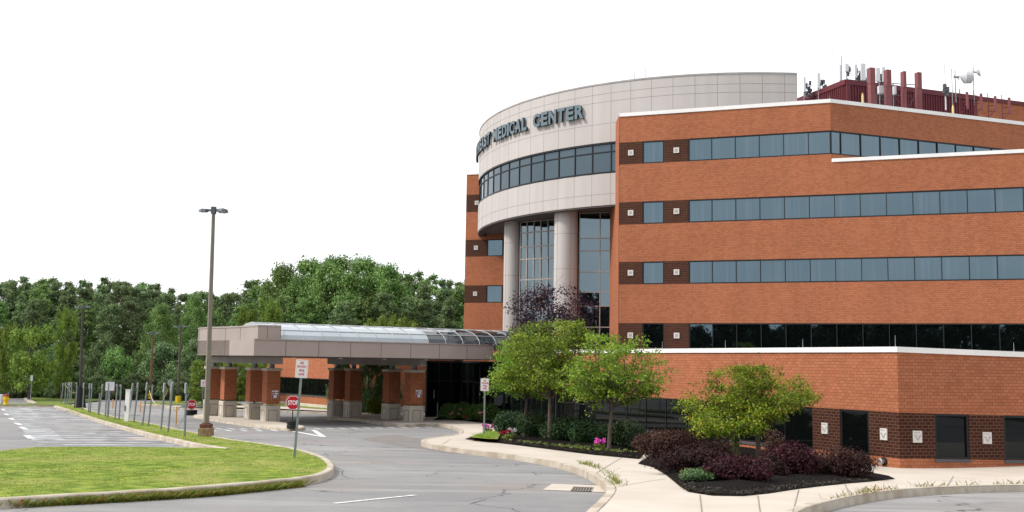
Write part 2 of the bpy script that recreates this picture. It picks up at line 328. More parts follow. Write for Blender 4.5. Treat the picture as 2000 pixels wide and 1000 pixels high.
# ------------------------------------------------------------------ asphalt: pale, worn, cracked, with seams and tar patches
def asphalt():
    m = bpy.data.materials.new('worn_asphalt'); m.use_nodes = True; nt = m.node_tree; b = nt.nodes['Principled BSDF']
    b.inputs['Roughness'].default_value = 0.75; b.inputs['Specular IOR Level'].default_value = 0.35
    g = _n(nt, 'ShaderNodeNewGeometry'); P = g.outputs['Position']; L = nt.links.new
    def ramp(src, lo, hi, a, c):
        r = _n(nt, 'ShaderNodeMapRange'); r.inputs[1].default_value = lo; r.inputs[2].default_value = hi; r.inputs[3].default_value = a; r.inputs[4].default_value = c; L(src, r.inputs[0]); return r.outputs[0]
    def mix(fac, a, c, mode='MIX'):
        x = _n(nt, 'ShaderNodeMixRGB', blend_type=mode)
        if isinstance(fac, float): x.inputs[0].default_value = fac
        else: L(fac, x.inputs[0])
        for s, v in ((1, a), (2, c)):
            if isinstance(v, tuple): x.inputs[s].default_value = (*v, 1)
            else: L(v, x.inputs[s])
        return x.outputs[0]
    n1 = _n(nt, 'ShaderNodeTexNoise', Scale=0.16, Detail=6.0); L(P, n1.inputs[0])
    n2 = _n(nt, 'ShaderNodeTexNoise', Scale=1.6, Detail=6.0, Roughness=0.65); L(P, n2.inputs[0])
    n3 = _n(nt, 'ShaderNodeTexNoise', Scale=42.0, Detail=3.0); L(P, n3.inputs[0])
    col = mix(ramp(n1.outputs[0], .38, .62, 0, 1), (0.185, 0.183, 0.184), (0.26, 0.255, 0.252))
    col = mix(ramp(n2.outputs[0], .35, .7, 0, .5), col, (0.155, 0.154, 0.156))
    # long drag marks along the drive
    mp = _n(nt, 'ShaderNodeMapping'); mp.inputs['Rotation'].default_value = (0, 0, rad(-30)); mp.inputs['Scale'].default_value = (0.12, 1.3, 1); L(P, mp.inputs[0])
    n4 = _n(nt, 'ShaderNodeTexNoise', Scale=1.0, Detail=5.0); L(mp.outputs[0], n4.inputs[0]); col = mix(ramp(n4.outputs[0], .5, .68, 0, .55), col, (0.33, 0.32, 0.31))
    # reddish-brown worn areas
    n5 = _n(nt, 'ShaderNodeTexNoise', Scale=0.28, Detail=5.0); mp5 = _n(nt, 'ShaderNodeMapping'); mp5.inputs['Location'].default_value = (31, 7, 0); L(P, mp5.inputs[0]); L(mp5.outputs[0], n5.inputs[0])
    col = mix(ramp(n5.outputs[0], .55, .66, 0, .55), col, (0.21, 0.18, 0.165))
    col = mix(ramp(n3.outputs[0], .3, .75, .84, 1.12), (0, 0, 0), col, 'MIX') if False else mix(1.0, col, mix(ramp(n3.outputs[0], .3, .75, 0, 1), (0.86, 0.86, 0.86), (1.1, 1.1, 1.1)), 'MULTIPLY')
    # cracks
    nd = _n(nt, 'ShaderNodeTexNoise', Scale=1.4, Detail=4.0); L(P, nd.inputs[0])
    va = _n(nt, 'ShaderNodeVectorMath', operation='MULTIPLY_ADD'); L(nd.outputs['Color'], va.inputs[0]); va.inputs[1].default_value = (1.3, 1.3, 0); L(P, va.inputs[2])
    vo = _n(nt, 'ShaderNodeTexVoronoi', feature='DISTANCE_TO_EDGE', Scale=0.21); L(va.outputs[0], vo.inputs['Vector'])
    msk = _n(nt, 'ShaderNodeTexNoise', Scale=0.35, Detail=3.0); L(P, msk.inputs[0])
    ck = _n(nt, 'ShaderNodeMath', operation='MULTIPLY'); L(ramp(vo.outputs['Distance'], .001, .008, 1, 0), ck.inputs[0]); L(ramp(msk.outputs[0], .42, .50, 0, .95), ck.inputs[1])
    col = mix(ck.outputs[0], col, (0.035, 0.035, 0.035)); L(col, b.inputs['Base Color'])
    bp = _n(nt, 'ShaderNodeBump', Strength=0.35, Distance=0.01); L(n3.outputs[0], bp.inputs['Height']); L(bp.outputs[0], b.inputs['Normal'])
    MATS['worn_asphalt'] = m; return m
ASPH = asphalt()
GRASS = mat('lawn_grass', (0.27, 0.335, 0.055), (0.085, 0.155, 0.016), 0.95, 3.2, spec=.1, detail=15.0, lo=.36, hi=.64, bump=1.0, bscale=45, big=((0.31, 0.31, 0.09), 0.55, 0.46, 0.64, 0.7), bdist=0.04)
VERGE = mat('verge_grass', (0.14, 0.19, 0.03), (0.08, 0.12, 0.018), 0.9, 0.6, bump=0.6, bscale=20, big=((0.20, 0.19, 0.06), 0.2, 0.5, 0.75, 0.6))
SOIL = mat('woodland_floor', (0.05, 0.07, 0.02), (0.03, 0.04, 0.012), 0.95, 0.4, bump=0.5, bscale=5)
GL_COL = leafmat('grass_blade', (0.19, 0.285, 0.036), (0.275, 0.37, 0.055), (0.42, 0.43, 0.14), trans=0.35)
WEED = leafmat('weed_blade', (0.08, 0.11, 0.015), (0.20, 0.22, 0.035), (0.26, 0.09, 0.04), trans=0.25)

# terrain sheet
def grid_sheet(name, x0, x1, y0, y1, step, h, m, kind='structure'):
    nx = int((x1 - x0) / step) + 1; ny = int((y1 - y0) / step) + 1
    V = [(x0 + i * step, y0 + j * step, gz(x0 + i * step, y0 + j * step) + h) for j in range(ny) for i in range(nx)]
    Fc = [(j * nx + i, j * nx + i + 1, (j + 1) * nx + i + 1, (j + 1) * nx + i) for j in range(ny - 1) for i in range(nx - 1)]
    me = bpy.data.meshes.new(name); me.from_pydata(V, [], Fc); me.polygons.foreach_set('use_smooth', [True] * len(Fc)); me.update()
    return tag(link(name, me, m), kind=kind)
grid_sheet('ground', -420, 420, -200, 620, 10, -0.45, SOIL)
def GP(L, h=0.0): return [G(x, y, h) for x, y in L]
VY = G(60, 776).y
sheet('road', [(-58, 6), (30, 6), (30, 48), (8, 60), (-4, 72), (-6, VY + 3), (-30, VY + 8), (-58, VY + 10)], 0.0, ASPH, 1.0)
sheet('far_verge', [(-120, VY + 3.0), (-58, VY + 2.2), (-40, VY + 1.4), (-26, VY + .5), (-12, VY - 1.5), (-8, VY - 1.5), (-6, VY + 30), (-120, VY + 34)], 0.10, VERGE, 3.0)
# left lawn and the long strip between the parking lot and the drive
back = [(-700, 905), (-300, 893), (0, 880), (70, 873), (200, 872), (330, 873.5), (440, 875)]
pk_side = [(440, 875), (380, 866), (320, 853), (285, 845), (240, 833), (190, 819), (165, 811), (130, 799), (105, 792)]
far_end = [(112, 788), (135, 789), (160, 795)]
dr_side = [(160, 795), (200, 807), (260, 820), (310, 829), (345, 837), (400, 847), (450, 857), (520, 866), (575, 875), (612, 884), (640, 895), (651, 905)]
front = [(651, 905), (653, 911), (645, 919), (625, 927), (585, 934), (500, 941), (400, 950), (200, 962), (0, 974), (-300, 992), (-700, 1016)]
lawn_px = pk_side[::-1] + [(440, 875)][:0] + back[::-1][1:] + front[::-1] + dr_side[::-1][1:] + far_end[::-1][1:]
lawn = GP(lawn_px, .13)
sheet('lawn', lawn, 0.13, GRASS, 0.8, jit=0.008)
kl = GP((pk_side[::-1])[:-1] + [(440, 875)], .15)
sweep('kerb', GP(front[::-1] + dr_side[::-1], .15), .15, .15, -.05, KERB, side=1.0)
sweep('kerb', GP(pk_side[::-1], .15), .15, .15, -.05, KERB, side=1.0)
# far lot: grass islands and kerbs
sheet('grass_island', GP([(-90, 791), (0, 789), (55, 789), (62, 783), (48, 777), (70, 775), (200, 777), (190, 783), (150, 786), (122, 789), (105, 791)], .08), .08, VERGE, 1.5)
sweep('kerb', GP([(-90, 793), (0, 792.5), (60, 792.5), (105, 792.5)], .12), .2, .12, -.05, KERB, side=1.0, curve=False)
sweep('kerb', GP([(46, 777), (64, 787)], .14), .3, .14, -.05, KERB, side=1.0, curve=False)
isl = [(272, 789), (300, 785), (360, 783.5), (420, 784), (470, 786), (470, 789), (400, 789.5), (330, 790)]
sheet('grass_island', GP(isl, .1), .10, VERGE, 1.5)
sweep('kerb', GP([(272, 789), (330, 791), (400, 790.5), (470, 790)], .14), .3, .14, -.05, KERB, side=1.0)
sw2 = [(322, 795), (360, 794), (440, 795), (520, 797), (640, 803), (700, 806), (700, 802), (640, 799), (520, 792), (400, 792.5), (330, 793)]
sheet('pavement', GP(sw2, .12), .12, CONC, 1.5)
sweep('kerb', GP([(322, 795.5), (360, 797.5), (440, 799), (520, 801), (640, 805), (700, 808)], .13), .25, .13, -.05, KERB, side=1.0)
sheet('grass_island', GP([(520, 790.5), (640, 799.5), (700, 802), (760, 803), (760, 792), (640, 787), (520, 782)], .14), .14, GRASS, 1.5)
sheet('plant_bed', GP([(352, 794), (400, 794.5), (440, 794.5), (440, 791.5), (400, 791), (362, 791.5)], .16), .16, SOIL, 1.5)

# canopy island (under the left pier group)
island = GP([(378, 811), (400, 816), (440, 822.5), (490, 829), (540, 835), (580, 837), (592, 834.5), (592, 831.5), (560, 826), (500, 817), (450, 811), (410, 807.5)], .12)
sheet('pavement', island, .12, CONC, 1.0)
sweep('kerb', [p for p in island], .18, .125, -.05, KERB, side=1.0, closed=True)
# right-hand pavement
out_px = [(640, 815), (700, 818), (745, 824), (790, 828.5), (830, 827), (870, 829), (896, 835), (906, 842.5), (897, 849), (870, 852.5), (842, 856.5), (831, 861), (838, 865), (862, 869.5), (900, 875), (960, 882), (1020, 889), (1080, 899), (1130, 911), (1165, 924), (1190, 939), (1203, 951), (1202, 962), (1187, 981), (1165, 1003), (1130, 1045)]
rt_px = [(1500, 1060), (1548, 1004), (1572, 992), (1610, 981), (1660, 969.5), (1740, 958), (1850, 950.5), (2000, 947), (2200, 945)]
o1 = GP(out_px, .15); o2 = GP(rt_px, .15)
L0 = smoothline(o1, .5); L1 = smoothline(o2, .5)
sheet('pavement', L0 + L1 + [Vector((30, 34.5)), Vector((14, 36)), Vector((4, 52)), Vector((2, 58)), Vector((-4, 68)), Vector((-12, 72))], .148, CONC, 0.9)
sweep('kerb', o1, .16, .155, -.05, KERB, side=-1.0)
sweep('kerb', o2, .16, .155, -.05, KERB, side=1.0)
DARKJ = mat('paving_joint_dark', (0.24, 0.21, 0.175), rough=0.95)  # own dark tone of the joint lines between pavement slabs
jm = MB()
for a, b in (((1367, 967), (1372, 1010)), ((1165, 924), (1215, 893)), ((1203, 951), (1300, 935)), ((1548, 1004), (1560, 957)), ((1660, 969), (1650, 945)), ((1850, 950), (1862, 930)), ((862, 869), (880, 858)), ((1480, 968), (1486, 1010))):
    strip(jm, G(*a, .15), G(*b, .15), .016, .156)
jo = jm.build('pavement_joint', DARKJ); tag(jo, kind='structure')
# mulch beds
bed1 = GP([(908, 857.5), (940, 861), (1000, 868), (1080, 878), (1160, 888), (1248, 896), (1262, 880), (1262, 862)], .16) + [Vector((6.2, 42.0)), Vector((1.6, 50.6)), Vector((0.8, 51)), ] + GP([(1000, 838), (975, 840), (950, 846), (925, 852)], .16)
sheet('mulch_bed', bed1, .165, MULCH, .35, jit=.025, mound=.10)
bed2 = GP([(1246, 905), (1275, 912), (1300, 927), (1328, 950), (1345, 960), (1390, 967), (1450, 968), (1500, 963), (1560, 954), (1640, 945), (1700, 940), (1748, 935), (1735, 929), (1690, 922)], .16) + [Vector((11.0, 33.7)), Vector((6.6, 42.0))] + GP([(1270, 893), (1255, 898)], .16)
sheet('mulch_bed', bed2, .165, MULCH, .35, jit=.025, mound=.10)
bed3 = GP([(845, 820), (870, 819.5), (905, 821), (950, 827), (978, 833), (1010, 836), (1010, 815), (940, 805), (872, 806)], .16)
sheet('mulch_bed', bed3, .165, MULCH, .4, jit=.02, mound=.08)
sheet('bed_grass', GP([(915, 853.5), (950, 857), (972, 858), (978, 846), (965, 842.5), (940, 847)], .28), .285, GRASS, .4, jit=.02, kind='structure')

# painted markings
pm = MB()
for px in range(430, 860, 24):    # broken double stop bar across the front of the canopy
    y = 837.5 - (px - 430) * .0 + (0 if px < 600 else -(px - 600) * .015)
    strip(pm, G(px - 9, y - .6), G(px + 5, y + 1.4), .16, .008)
for px in range(418, 560, 30):
    strip(pm, G(px - 9, 839.5), G(px + 4, 842.5), .14, .008)
for a, b in (((548, 838), (632, 853.5)), ((632, 853.5), (612, 840))): strip(pm, G(*a), G(*b), .22, .008)
strip(pm, G(652, 984), G(812, 967.5), .11, .008)
for x0_, y0_, x1_, y1_ in ((4, 799, 9, 801.5), (10, 808, 16, 811), (19, 816.5, 26, 820), (30, 826, 40, 830), (40, 834, 52, 839), (50, 850, 62, 857)): strip(pm, G(x0_, y0_), G(x1_, y1_), .22, .008)
strip(pm, G(80, 874), G(60, 878), .15, .008)
tag(pm.build('road_marking', PAINT), kind='structure')
# faded parking-bay stripes in the left lot
FADE = mat('faded_paint', (0.46, 0.47, 0.49), (0.17, 0.17, 0.172), 0.85, 1.6, lo=.34, hi=.60)
fm = MB(); rr = random.Random(4)
for k in range(22):
    y = 796.5 + (k / 21.0) ** 1.35 * 72
    xa = max(2, (y - 793) * 1.02 - 8) + rr.uniform(0, 8); xb = 100 + (y - 792) * 3.3
    strip(fm, G(xa, y), G(min(xb, 430), y + rr.uniform(-.4, .9)), .40 + .45 * rr.random(), .006)
tag(fm.build('parking_bay_marking', FADE), kind='structure')
fm = MB()
for k in range(16):
    y = 799 + (k / 15.0) ** 1.3 * 70; xa = rr.uniform(110, 260) + (y - 799) * 1.5; strip(fm, G(xa, y), G(min(xa + rr.uniform(60, 220), 100 + (y - 792) * 3.2), y + rr.uniform(-.2, .5)), .25 + .3 * rr.random(), .009)
tag(fm.build('sealed_crack', mat('crack_sealer', (.045, .045, .047), (.15, .15, .15), .6, 1.2, lo=.45, hi=.6)), kind='structure')
PATCH = mat('pale_asphalt_patch', (0.30, 0.31, 0.32), (0.19, 0.19, 0.19), 0.85, 0.8, big=((0.16, 0.16, 0.16), 2.0, .5, .7, .8), lo=.4, hi=.6)
sheet('asphalt_patch', GP([(14, 799), (60, 797), (75, 812), (100, 838), (128, 861), (66, 861), (40, 835), (22, 812)]), .004, PATCH, .8)
BEI = mat('bare_repair_patch', (0.40, 0.33, 0.27), (0.24, 0.20, 0.17), 0.9, 1.5)
sheet('asphalt_patch', GP([(236, 855.5), (270, 853.5), (318, 857), (322, 861), (290, 861.5)]), .004, BEI, .5)
cr = MB(); r9 = random.Random(8)
def crack(pts, wd=.022):
    for a, b in zip(pts, pts[1:]):
        A_, B_2 = G(*a), G(*b); k = max(2, int((B_2 - A_).length / .35)); prev = A_
        for i in range(1, k + 1):
            q = A_.lerp(B_2, i / k) + Vector((r9.uniform(-.05, .05), r9.uniform(-.05, .05), 0)) * (0 if i == k else 1); strip(cr, prev, q, wd * r9.uniform(.5, 1.3), .005); prev = q
crack([(560, 922), (700, 920), (820, 919.5), (930, 921), (1050, 923), (1140, 927)], .03); crack([(918, 985), (935, 980), (950, 975)]); crack([(925, 984), (960, 990), (1000, 993), (1020, 1002)]); crack([(660, 914), (672, 919), (668, 926), (680, 933)]); crack([(1040, 921), (1046, 928), (1060, 926)]); crack([(650, 885), (720, 895), (800, 893)]); crack([(1840, 975), (1900, 985), (1960, 981)], .012)
tag(cr.build('asphalt_crack', mat('crack_dark', (.07, .07, .072), (.14, .14, .14), .9, 4)), kind='structure')
DK = mat('newer_asphalt', (0.115, 0.115, 0.118), (0.09, 0.09, 0.092), 0.8, 1.0, bump=.3, bscale=50)
sheet('asphalt_patch', GP([(700, 857), (770, 849), (826, 858), (850, 869), (930, 880), (960, 890), (880, 886), (760, 868)]), .004, mat('brownish_asphalt', (0.20, 0.18, 0.172), (0.16, 0.148, 0.142), .8, 2), .6)
# catch basin: concrete collar and iron grate
sheet('concrete_collar', GP([(1060, 957), (1078, 945.5), (1196, 950), (1184, 962)]), .006, CONC, .3)
gt = thing('storm_drain_grate', 'slotted iron storm drain grate set in a pale concrete collar by the kerb', 'drain grate', G(1137, 955.3))
gm = MB(); A, B, C_, D_ = [Vector((*G(*p).xy, 0)) for p in ((1114, 959.5), (1120, 951.5), (1160, 953), (1155, 961))]
def bil(u, v, h=.014): q = (A * (1 - u) * (1 - v) + B * (1 - u) * v + C_ * u * v + D_ * u * (1 - v)); return local((q.x, q.y, gz(q.x, q.y) + h), gt)
gm.poly([bil(0, 0, .009), bil(1, 0, .009), bil(1, 1, .009), bil(0, 1, .009)]); gm.build('pit', BLACK, gt)
gm = MB(); IRON = mat('grate_iron', (0.30, 0.26, 0.22), rough=.7, metal=.3)
for k in range(8):
    u = k / 7 * .93; gm.poly([bil(u, 0), bil(u + .065, 0), bil(u + .065, 1), bil(u, 1)])
for v in (0, .93): gm.poly([bil(0, v, .016), bil(1, v, .016), bil(1, v + .07, .016), bil(0, v + .07, .016)])
gm.build('grate_bars', IRON, gt)

# ------------------------------------------------------------------ medical building
MC = thing('medical_center', 'large brick and glass medical building with a curved beige front and ribbon windows', 'building', (0, 0, 0))
def wall(name, P0, P1, zb, sb, mats, cells, thick=.25, dz=0.0, parent=MC, endcaps=True):
    """vertical wall P0->P1 seen from its right-hand side... outward normal = (dy,-dx). zb, sb: break lists; cells[j][i]: material index or None for an opening"""
    P0 = Vector(P0); P1 = Vector(P1); L = (P1 - P0).length; t = (P1 - P0) / L; nrm = Vector((t.y, -t.x)); mb = MB()
    def pt(s, z, dep=0.0): q = P0 + t * s - nrm * dep; return (q.x, q.y, z + dz * s)
    nj, ni = len(zb) - 1, len(sb) - 1
    for j in range(nj):
        for i in range(ni):
            c = cells[j][i]
            s0, s1, z0, z1 = sb[i], sb[i + 1], zb[j], zb[j + 1]
            if c is None: continue
            mb.poly([pt(s0, z0), pt(s1, z0), pt(s1, z1), pt(s0, z1)], c)
            if (i == 0 and endcaps) or (i > 0 and cells[j][i - 1] is None): mb.poly([pt(s0, z0, thick), pt(s0, z0), pt(s0, z1), pt(s0, z1, thick)], c)
            if (i == ni - 1 and endcaps) or (i < ni - 1 and cells[j][i + 1] is None): mb.poly([pt(s1, z0), pt(s1, z0, thick), pt(s1, z1, thick), pt(s1, z1)], c)
            if j == 0 or cells[j - 1][i] is None: mb.poly([pt(s0, z0, thick), pt(s1, z0, thick), pt(s1, z0), pt(s0, z0)], c)
            if j == nj - 1 or cells[j + 1][i] is None: mb.poly([pt(s0, z1), pt(s1, z1), pt(s1, z1, thick), pt(s0, z1, thick)], c)
    me = bpy.data.meshes.new(name); me.from_pydata(mb.v, [], mb.f); me.polygons.foreach_set('material_index', mb.m); me.update()
    return link(name, me, mats, parent)
def wbox(mb, P0, P1, s0, s1, z0, z1, d0, d1, dz=0.0, mi=0):
    """box on a wall: s along, z up, d0..d1 depth (positive = outward)"""
    P0 = Vector(P0); P1 = Vector(P1); t = (P1 - P0).normalized(); nn = Vector((t.y, -t.x))
    def pt(s, d, z): q = P0 + t * s + nn * d; return (q.x, q.y, z + dz * s)
    mb.hexa([pt(s0, d1, z0), pt(s1, d1, z0), pt(s1, d0, z0), pt(s0, d0, z0), pt(s0, d1, z1), pt(s1, d1, z1), pt(s1, d0, z1), pt(s0, d0, z1)], mi)
def window(P0, P1, s0, s1, z0, z1, mull, gm, name='window', dz=0.0, fr=FRAME, fw=.07, mw=.045, rows=(), inset=.07, parent=MC, sill=False, pr=.05):
    g = MB(); A_ = Vector(P0); t_ = (Vector(P1) - A_).normalized(); n_ = Vector((t_.y, -t_.x)); xs_ = [s0 + .01] + list(mull) + [s1 - .01]; zs_ = [z0 + .01] + sorted(rows) + [z1 - .01]; wr = random.Random(int(s0 * 100 + z0 * 1000))
    def gp_(s, z, d): q = A_ + t_ * s + n_ * d; return (q.x, q.y, z + dz * s)
    for xa, xb in zip(xs_, xs_[1:]):     # every pane sits a few millimetres out of true
        for za, zb_ in zip(zs_, zs_[1:]):
            if xb - xa < .03: continue
            j1, j2 = wr.uniform(-.005, .005), wr.uniform(-.008, .008); d = [-inset - .012 - j1 - j2, -inset - .012 + j1 - j2, -inset - .012 + j1 + j2, -inset - .012 - j1 + j2]
            g.poly([gp_(xa, za, d[0]), gp_(xb, za, d[1]), gp_(xb, zb_, d[2]), gp_(xa, zb_, d[3])])
    go = g.build(name, gm, parent); f = MB(); a, b = -inset - .03, -inset + pr
    wbox(f, P0, P1, s0 + .004, s1 - .004, z1 - fw, z1 - .004, a, b, dz); wbox(f, P0, P1, s0 + .004, s1 - .004, z0 + .004, z0 + fw, a, b, dz)
    wbox(f, P0, P1, s0 + .004, s0 + fw, z0 + fw, z1 - fw, a, b, dz); wbox(f, P0, P1, s1 - fw, s1 - .004, z0 + fw, z1 - fw, a, b, dz)
    for m_ in mull: wbox(f, P0, P1, m_ - mw / 2, m_ + mw / 2, z0 + fw, z1 - fw, a, b - .002, dz)
    for r in rows: wbox(f, P0, P1, s0 + fw, s1 - fw, r - mw / 2, r + mw / 2, a, b - .004, dz)
    f.build('frame', fr, go)
    if sill: q = MB(); wbox(q, P0, P1, s0 - .02, s1 + .02, z0 - .09, z0 - .003, -.05, .035, dz); q.build('sill', mat('metal_sill', (.09, .09, .095), rough=.5), go)
    return go
def coping(line, z, closed=False, hgt=.30, parent=MC, wd=.35, name='coping', dzs=None):
    mb = MB(); n = len(line); ring = []
    for i, p in enumerate(line):
        p = Vector(p); a = Vector(line[i - 1]) if i > 0 else None; b = Vector(line[i + 1]) if i < n - 1 else None
        ta = (p - a).normalized() if a else (b - p).normalized(); tb = (b - p).normalized() if b else ta
        na = Vector((ta.y, -ta.x)); nb = Vector((tb.y, -tb.x)); m_ = (na + nb).normalized(); k = 1 / max(.3, m_.dot(na)); zz = z + (dzs[i] if dzs else 0)
        o_ = p + m_ * .05 * k; q = p - m_ * wd * k
        ring.append([(o_.x, o_.y, zz - hgt), (o_.x, o_.y, zz), (q.x, q.y, zz), (q.x, q.y, zz - hgt)])
    for i in range(n - 1):
        for k in range(4): j = (k + 1) % 4; mb.poly([ring[i][k], ring[i + 1][k], ring[i + 1][j], ring[i][j]])
    mb.poly(ring[0]); mb.poly(ring[-1]); return mb.build(name, WHITE, parent)

# levels measured on the main wall
LV = [(0.98, 2.49), (4.81, 6.175), (8.46, 9.83), (12.158, 13.54)]; ROOFZ = 15.35
W0 = (6.485, 62.0); SLP = -0.356
def w1(X): return (X, 62.0 + SLP * (X - 6.485))
WK = w1(18.16); W3 = w1(34.0)                        # the kink where the top floor turns back, far end
LK = (Vector(WK) - Vector(W0)).length; LE = (Vector(W3) - Vector(W0)).length
WE = (WK[0] + 22.0, WK[1] + 22.0 * .357)
kx = math.sqrt(1 + SLP * SLP)
def sx(px):          # distance along the main wall of a sight line at image column px (level with the eye)
    r = ray(px, 560); q = r[0] / r[1]; X = q * (62.0 - SLP * 6.485) / (1 - q * SLP); return (X - 6.485) * kx
sA, sB, sC = sx(1254.5), sx(1297), sx(1345)
PW = 1.385
zt3 = 11.72                                          # terrace wall top under the set-back
zbr = [0.3]
for a, b in LV[:3]: zbr += [a, b]
zbr += [zt3]
sbr = [0, sA, sB, sC, LE]
cells = []
for j in range(len(zbr) - 1): cells.append([1, None, 1, None] if j in (1, 3, 5) else [0, 0, 0, 0])
wall('brick_wall', W0, W3, zbr, sbr, [BRICK, BROWN], cells)
zb4 = [zt3 + .001, LV[3][0], LV[3][1], ROOFZ]
wall('brick_wall', W0, WK, zb4, [0, sA, sB, sC, LK], [BRICK, BROWN], [[0, 0, 0, 0], [1, None, 1, None], [0, 0, 0, 0]], endcaps=False)
LW2 = (Vector(WE) - Vector(WK)).length
wall('brick_wall', WK, WE, zb4, [0, LW2], [BRICK, BROWN], [[0], [None], [0]], endcaps=False)
for k, (a, b) in enumerate(LV):
    dk = k == 0
    window(W0, W3, sA, sB, a, b, [], GLN if dk else GL, 'window')
    e = LK if k == 3 else LE
    window(W0, W3, sC, e, a, b, [sC + PW * q for q in range(1, int((e - sC) / PW) + 1) if sC + PW * q < e - .3], GLN if dk else GL, 'ribbon_window')
window(WK, WE, 0, LW2, LV[3][0], LV[3][1], [.72 + PW * q for q in range(0, int(LW2 / PW)) if .72 + PW * q < LW2 - .2], GL, 'ribbon_window')
coping([W0, WK, WE], ROOFZ + .02, hgt=.22)
coping([(WK[0] + .02, WK[1] - .01), W3], zt3 + .16, hgt=.20)
LIGHTF = mat('white_vent_plaque', (.62, .60, .57), (.55, .53, .50), .6, 5)
def plaque(P0, P1, s, z, size, kind=0, dz=0.0, hh=None):
    hh = hh or size
    mb = MB(); wbox(mb, P0, P1, s - size / 2, s + size / 2, z - hh / 2, z + hh / 2, -.02, .045, dz); o = mb.build('vent_plaque', LIGHTF, MC)
    d = MB(); DKG = mat('plaque_groove', (.36, .335, .32), rough=.8)
    if kind == 0:
        a = size * .27
        for (u0, u1, v0, v1) in ((-a, a, a - .02, a), (-a, a, -a, -a + .02), (-a, -a + .02, -a, a), (a - .02, a, -a, a), (-.05, .05, -.05, .05)): wbox(d, P0, P1, s + u0, s + u1, z + v0, z + v1, .0455, .05, dz)
    else:
        for (u, v, wd_, ht) in ((-.09, .03, .05, .03), (.09, .03, .05, .03), (-.055, -.01, .035, .05), (.055, -.01, .035, .05), (-.03, -.06, .03, .05), (.03, -.06, .03, .05), (0, -.10, .03, .04), (-.03, hh * .36, .22, .015)): wbox(d, P0, P1, s + u - wd_ / 2, s + u + wd_ / 2, z + v - ht / 2, z + v + ht / 2, .0455, .05, dz)
    d.build('groove', DKG, o)
for a, b in LV:
    for s in (sx(1231.5), sx(1321.5)): plaque(W0, W3, s, (a + b) / 2 + .02, .33)
# building cores (roofs, backs, inner floors so that the building is solid from every side)
def core(name, pts, z0, z1, m):
    mb = MB(); mb.prism(pts, z0, z1); return mb.build(name, m, MC)
def off(P, P1, d): t = (Vector(P1) - Vector(P)).normalized(); nn = Vector((t.y, -t.x)); return nn * d
INT = mat('interior_dark', (.02, .02, .02), rough=.9)
i1 = Vector((W0[0] + .1, W0[1] + .45)); i2 = Vector(WK) + Vector((0.0, .35)); i3 = Vector(WE) + Vector((-.1, .35))
core('inner_core', [i1, i2, i3, (40, 92), (6.7, 92)], .3, ROOFZ - .5, INT)
core('roof', [i1, i2, i3, (39.5, 91.5), (6.9, 91.5)], ROOFZ - .49, ROOFZ - .4, ROOF)
core('inner_core', [Vector(W0) + Vector((.3, .4)), Vector(W3) + Vector((-.2, .35)), (36, 66), (8, 66)], .25, zt3 - .35, INT)
core('terrace_roof', [Vector(WK) + Vector((.05, .3)), Vector(W3) + Vector((-.2, .35)), (36, 64.0)], zt3 - .34, zt3 - .1, ROOF)
mb = MB(); mb.hexa([(6.49, 62.3, .3), (6.74, 62.3, .3), (6.74, 92, .3), (6.49, 92, .3), (6.49, 62.3, ROOFZ), (6.74, 62.3, ROOFZ), (6.74, 92, ROOFZ), (6.49, 92, ROOFZ)]); mb.build('brick_wall', BRICK, MC)
mb = MB(); mb.box((23.3, 92.2, 6), (33.6, .4, 18.6)); mb.box((40.2, 79, 6), (.4, 26.8, 18.6)); mb.box((34.3, 61.5, 4.0), (.3, 9.5, 15.2)); mb.build('brick_wall', BRICK, MC)

# lower wing in front, with its sharp corner
LC = (11.99, 32.0); LD = Vector((-.4700, .8827)); LL = (LC[0] + LD.x * 22.2, LC[1] + LD.y * 22.2)
LR = (11.99 + 9.0, 32.0 + 9.0 * .235)
LT = .66
def sl(px, y=840):       # position along the left face of the wing, from its far left end LL towards the corner
    r = ray(px, y); q = r[0] / r[1]; s = (LC[0] - q * LC[1]) / (q * LD.y - LD.x); return 22.2 - s
w0, w1_, b0 = sl(1641), sl(1697), sl(1587)
rl = sl(1086)
zl = [-3.9, -2.74, -1.345, LT - .05]
rs0 = rl - .12
wall('brick_wall', Vector(LL) + (Vector(LC) - Vector(LL)).normalized() * rs0, LC, zl, [0, .12, b0 - rs0, w0 - rs0, w1_ - rs0, 22.2 - rs0], [BRICK, BROWN, FRAME], [[0] * 5, [2, None, 1, None, 1], [0] * 5])
LLV = Vector(LL) + (Vector(LC) - Vector(LL)).normalized() * rs0
window(LL, LC, rl, b0, zl[1], zl[2], [b0 - 1.39 * q for q in range(1, 30) if b0 - 1.39 * q > rl + .3], GLD, 'ribbon_window', sill=True, mw=.03, fw=.05, pr=.015)
window(LL, LC, w0, w1_, zl[1], zl[2], [], GLD, 'window', sill=True)
LRL = (Vector(LR) - Vector(LC)).length; DZ = -.019
def sr(px, y=850):
    r = ray(px, y); q = r[0] / r[1]; X = (LC[0] + (LC[1] - .235 * LC[0]) * 0); k = .235
    X = q * (LC[1] - k * LC[0]) / (1 - q * k); return (X - LC[0]) * math.sqrt(1 + k * k)
r0, r1, r2 = sr(1826), sr(1893), sr(1961)
wall('brick_wall', LC, LR, zl, [0, r0, r1, r2, r2 + 1.15, LRL], [BRICK, BROWN], [[0] * 5, [1, None, 1, None, 1], [0] * 5], dz=DZ, endcaps=False)
window(LC, LR, r0, r1, zl[1], zl[2], [], GLD, 'window', dz=DZ, sill=True); window(LC, LR, r2, r2 + 1.15, zl[1], zl[2], [], GLD, 'window', dz=DZ, sill=True)
for px, y in ((1612, 836.5), (1727, 848)): plaque(LL, LC, sl(px), D(px, y, LC[1] + LD.y * (22.2 - sl(px)))[2], .27, 1, hh=.36)
for px in (1791, 1927): plaque(LC, LR, sr(px), -1.345 - .72, .30, 1, dz=DZ, hh=.36)
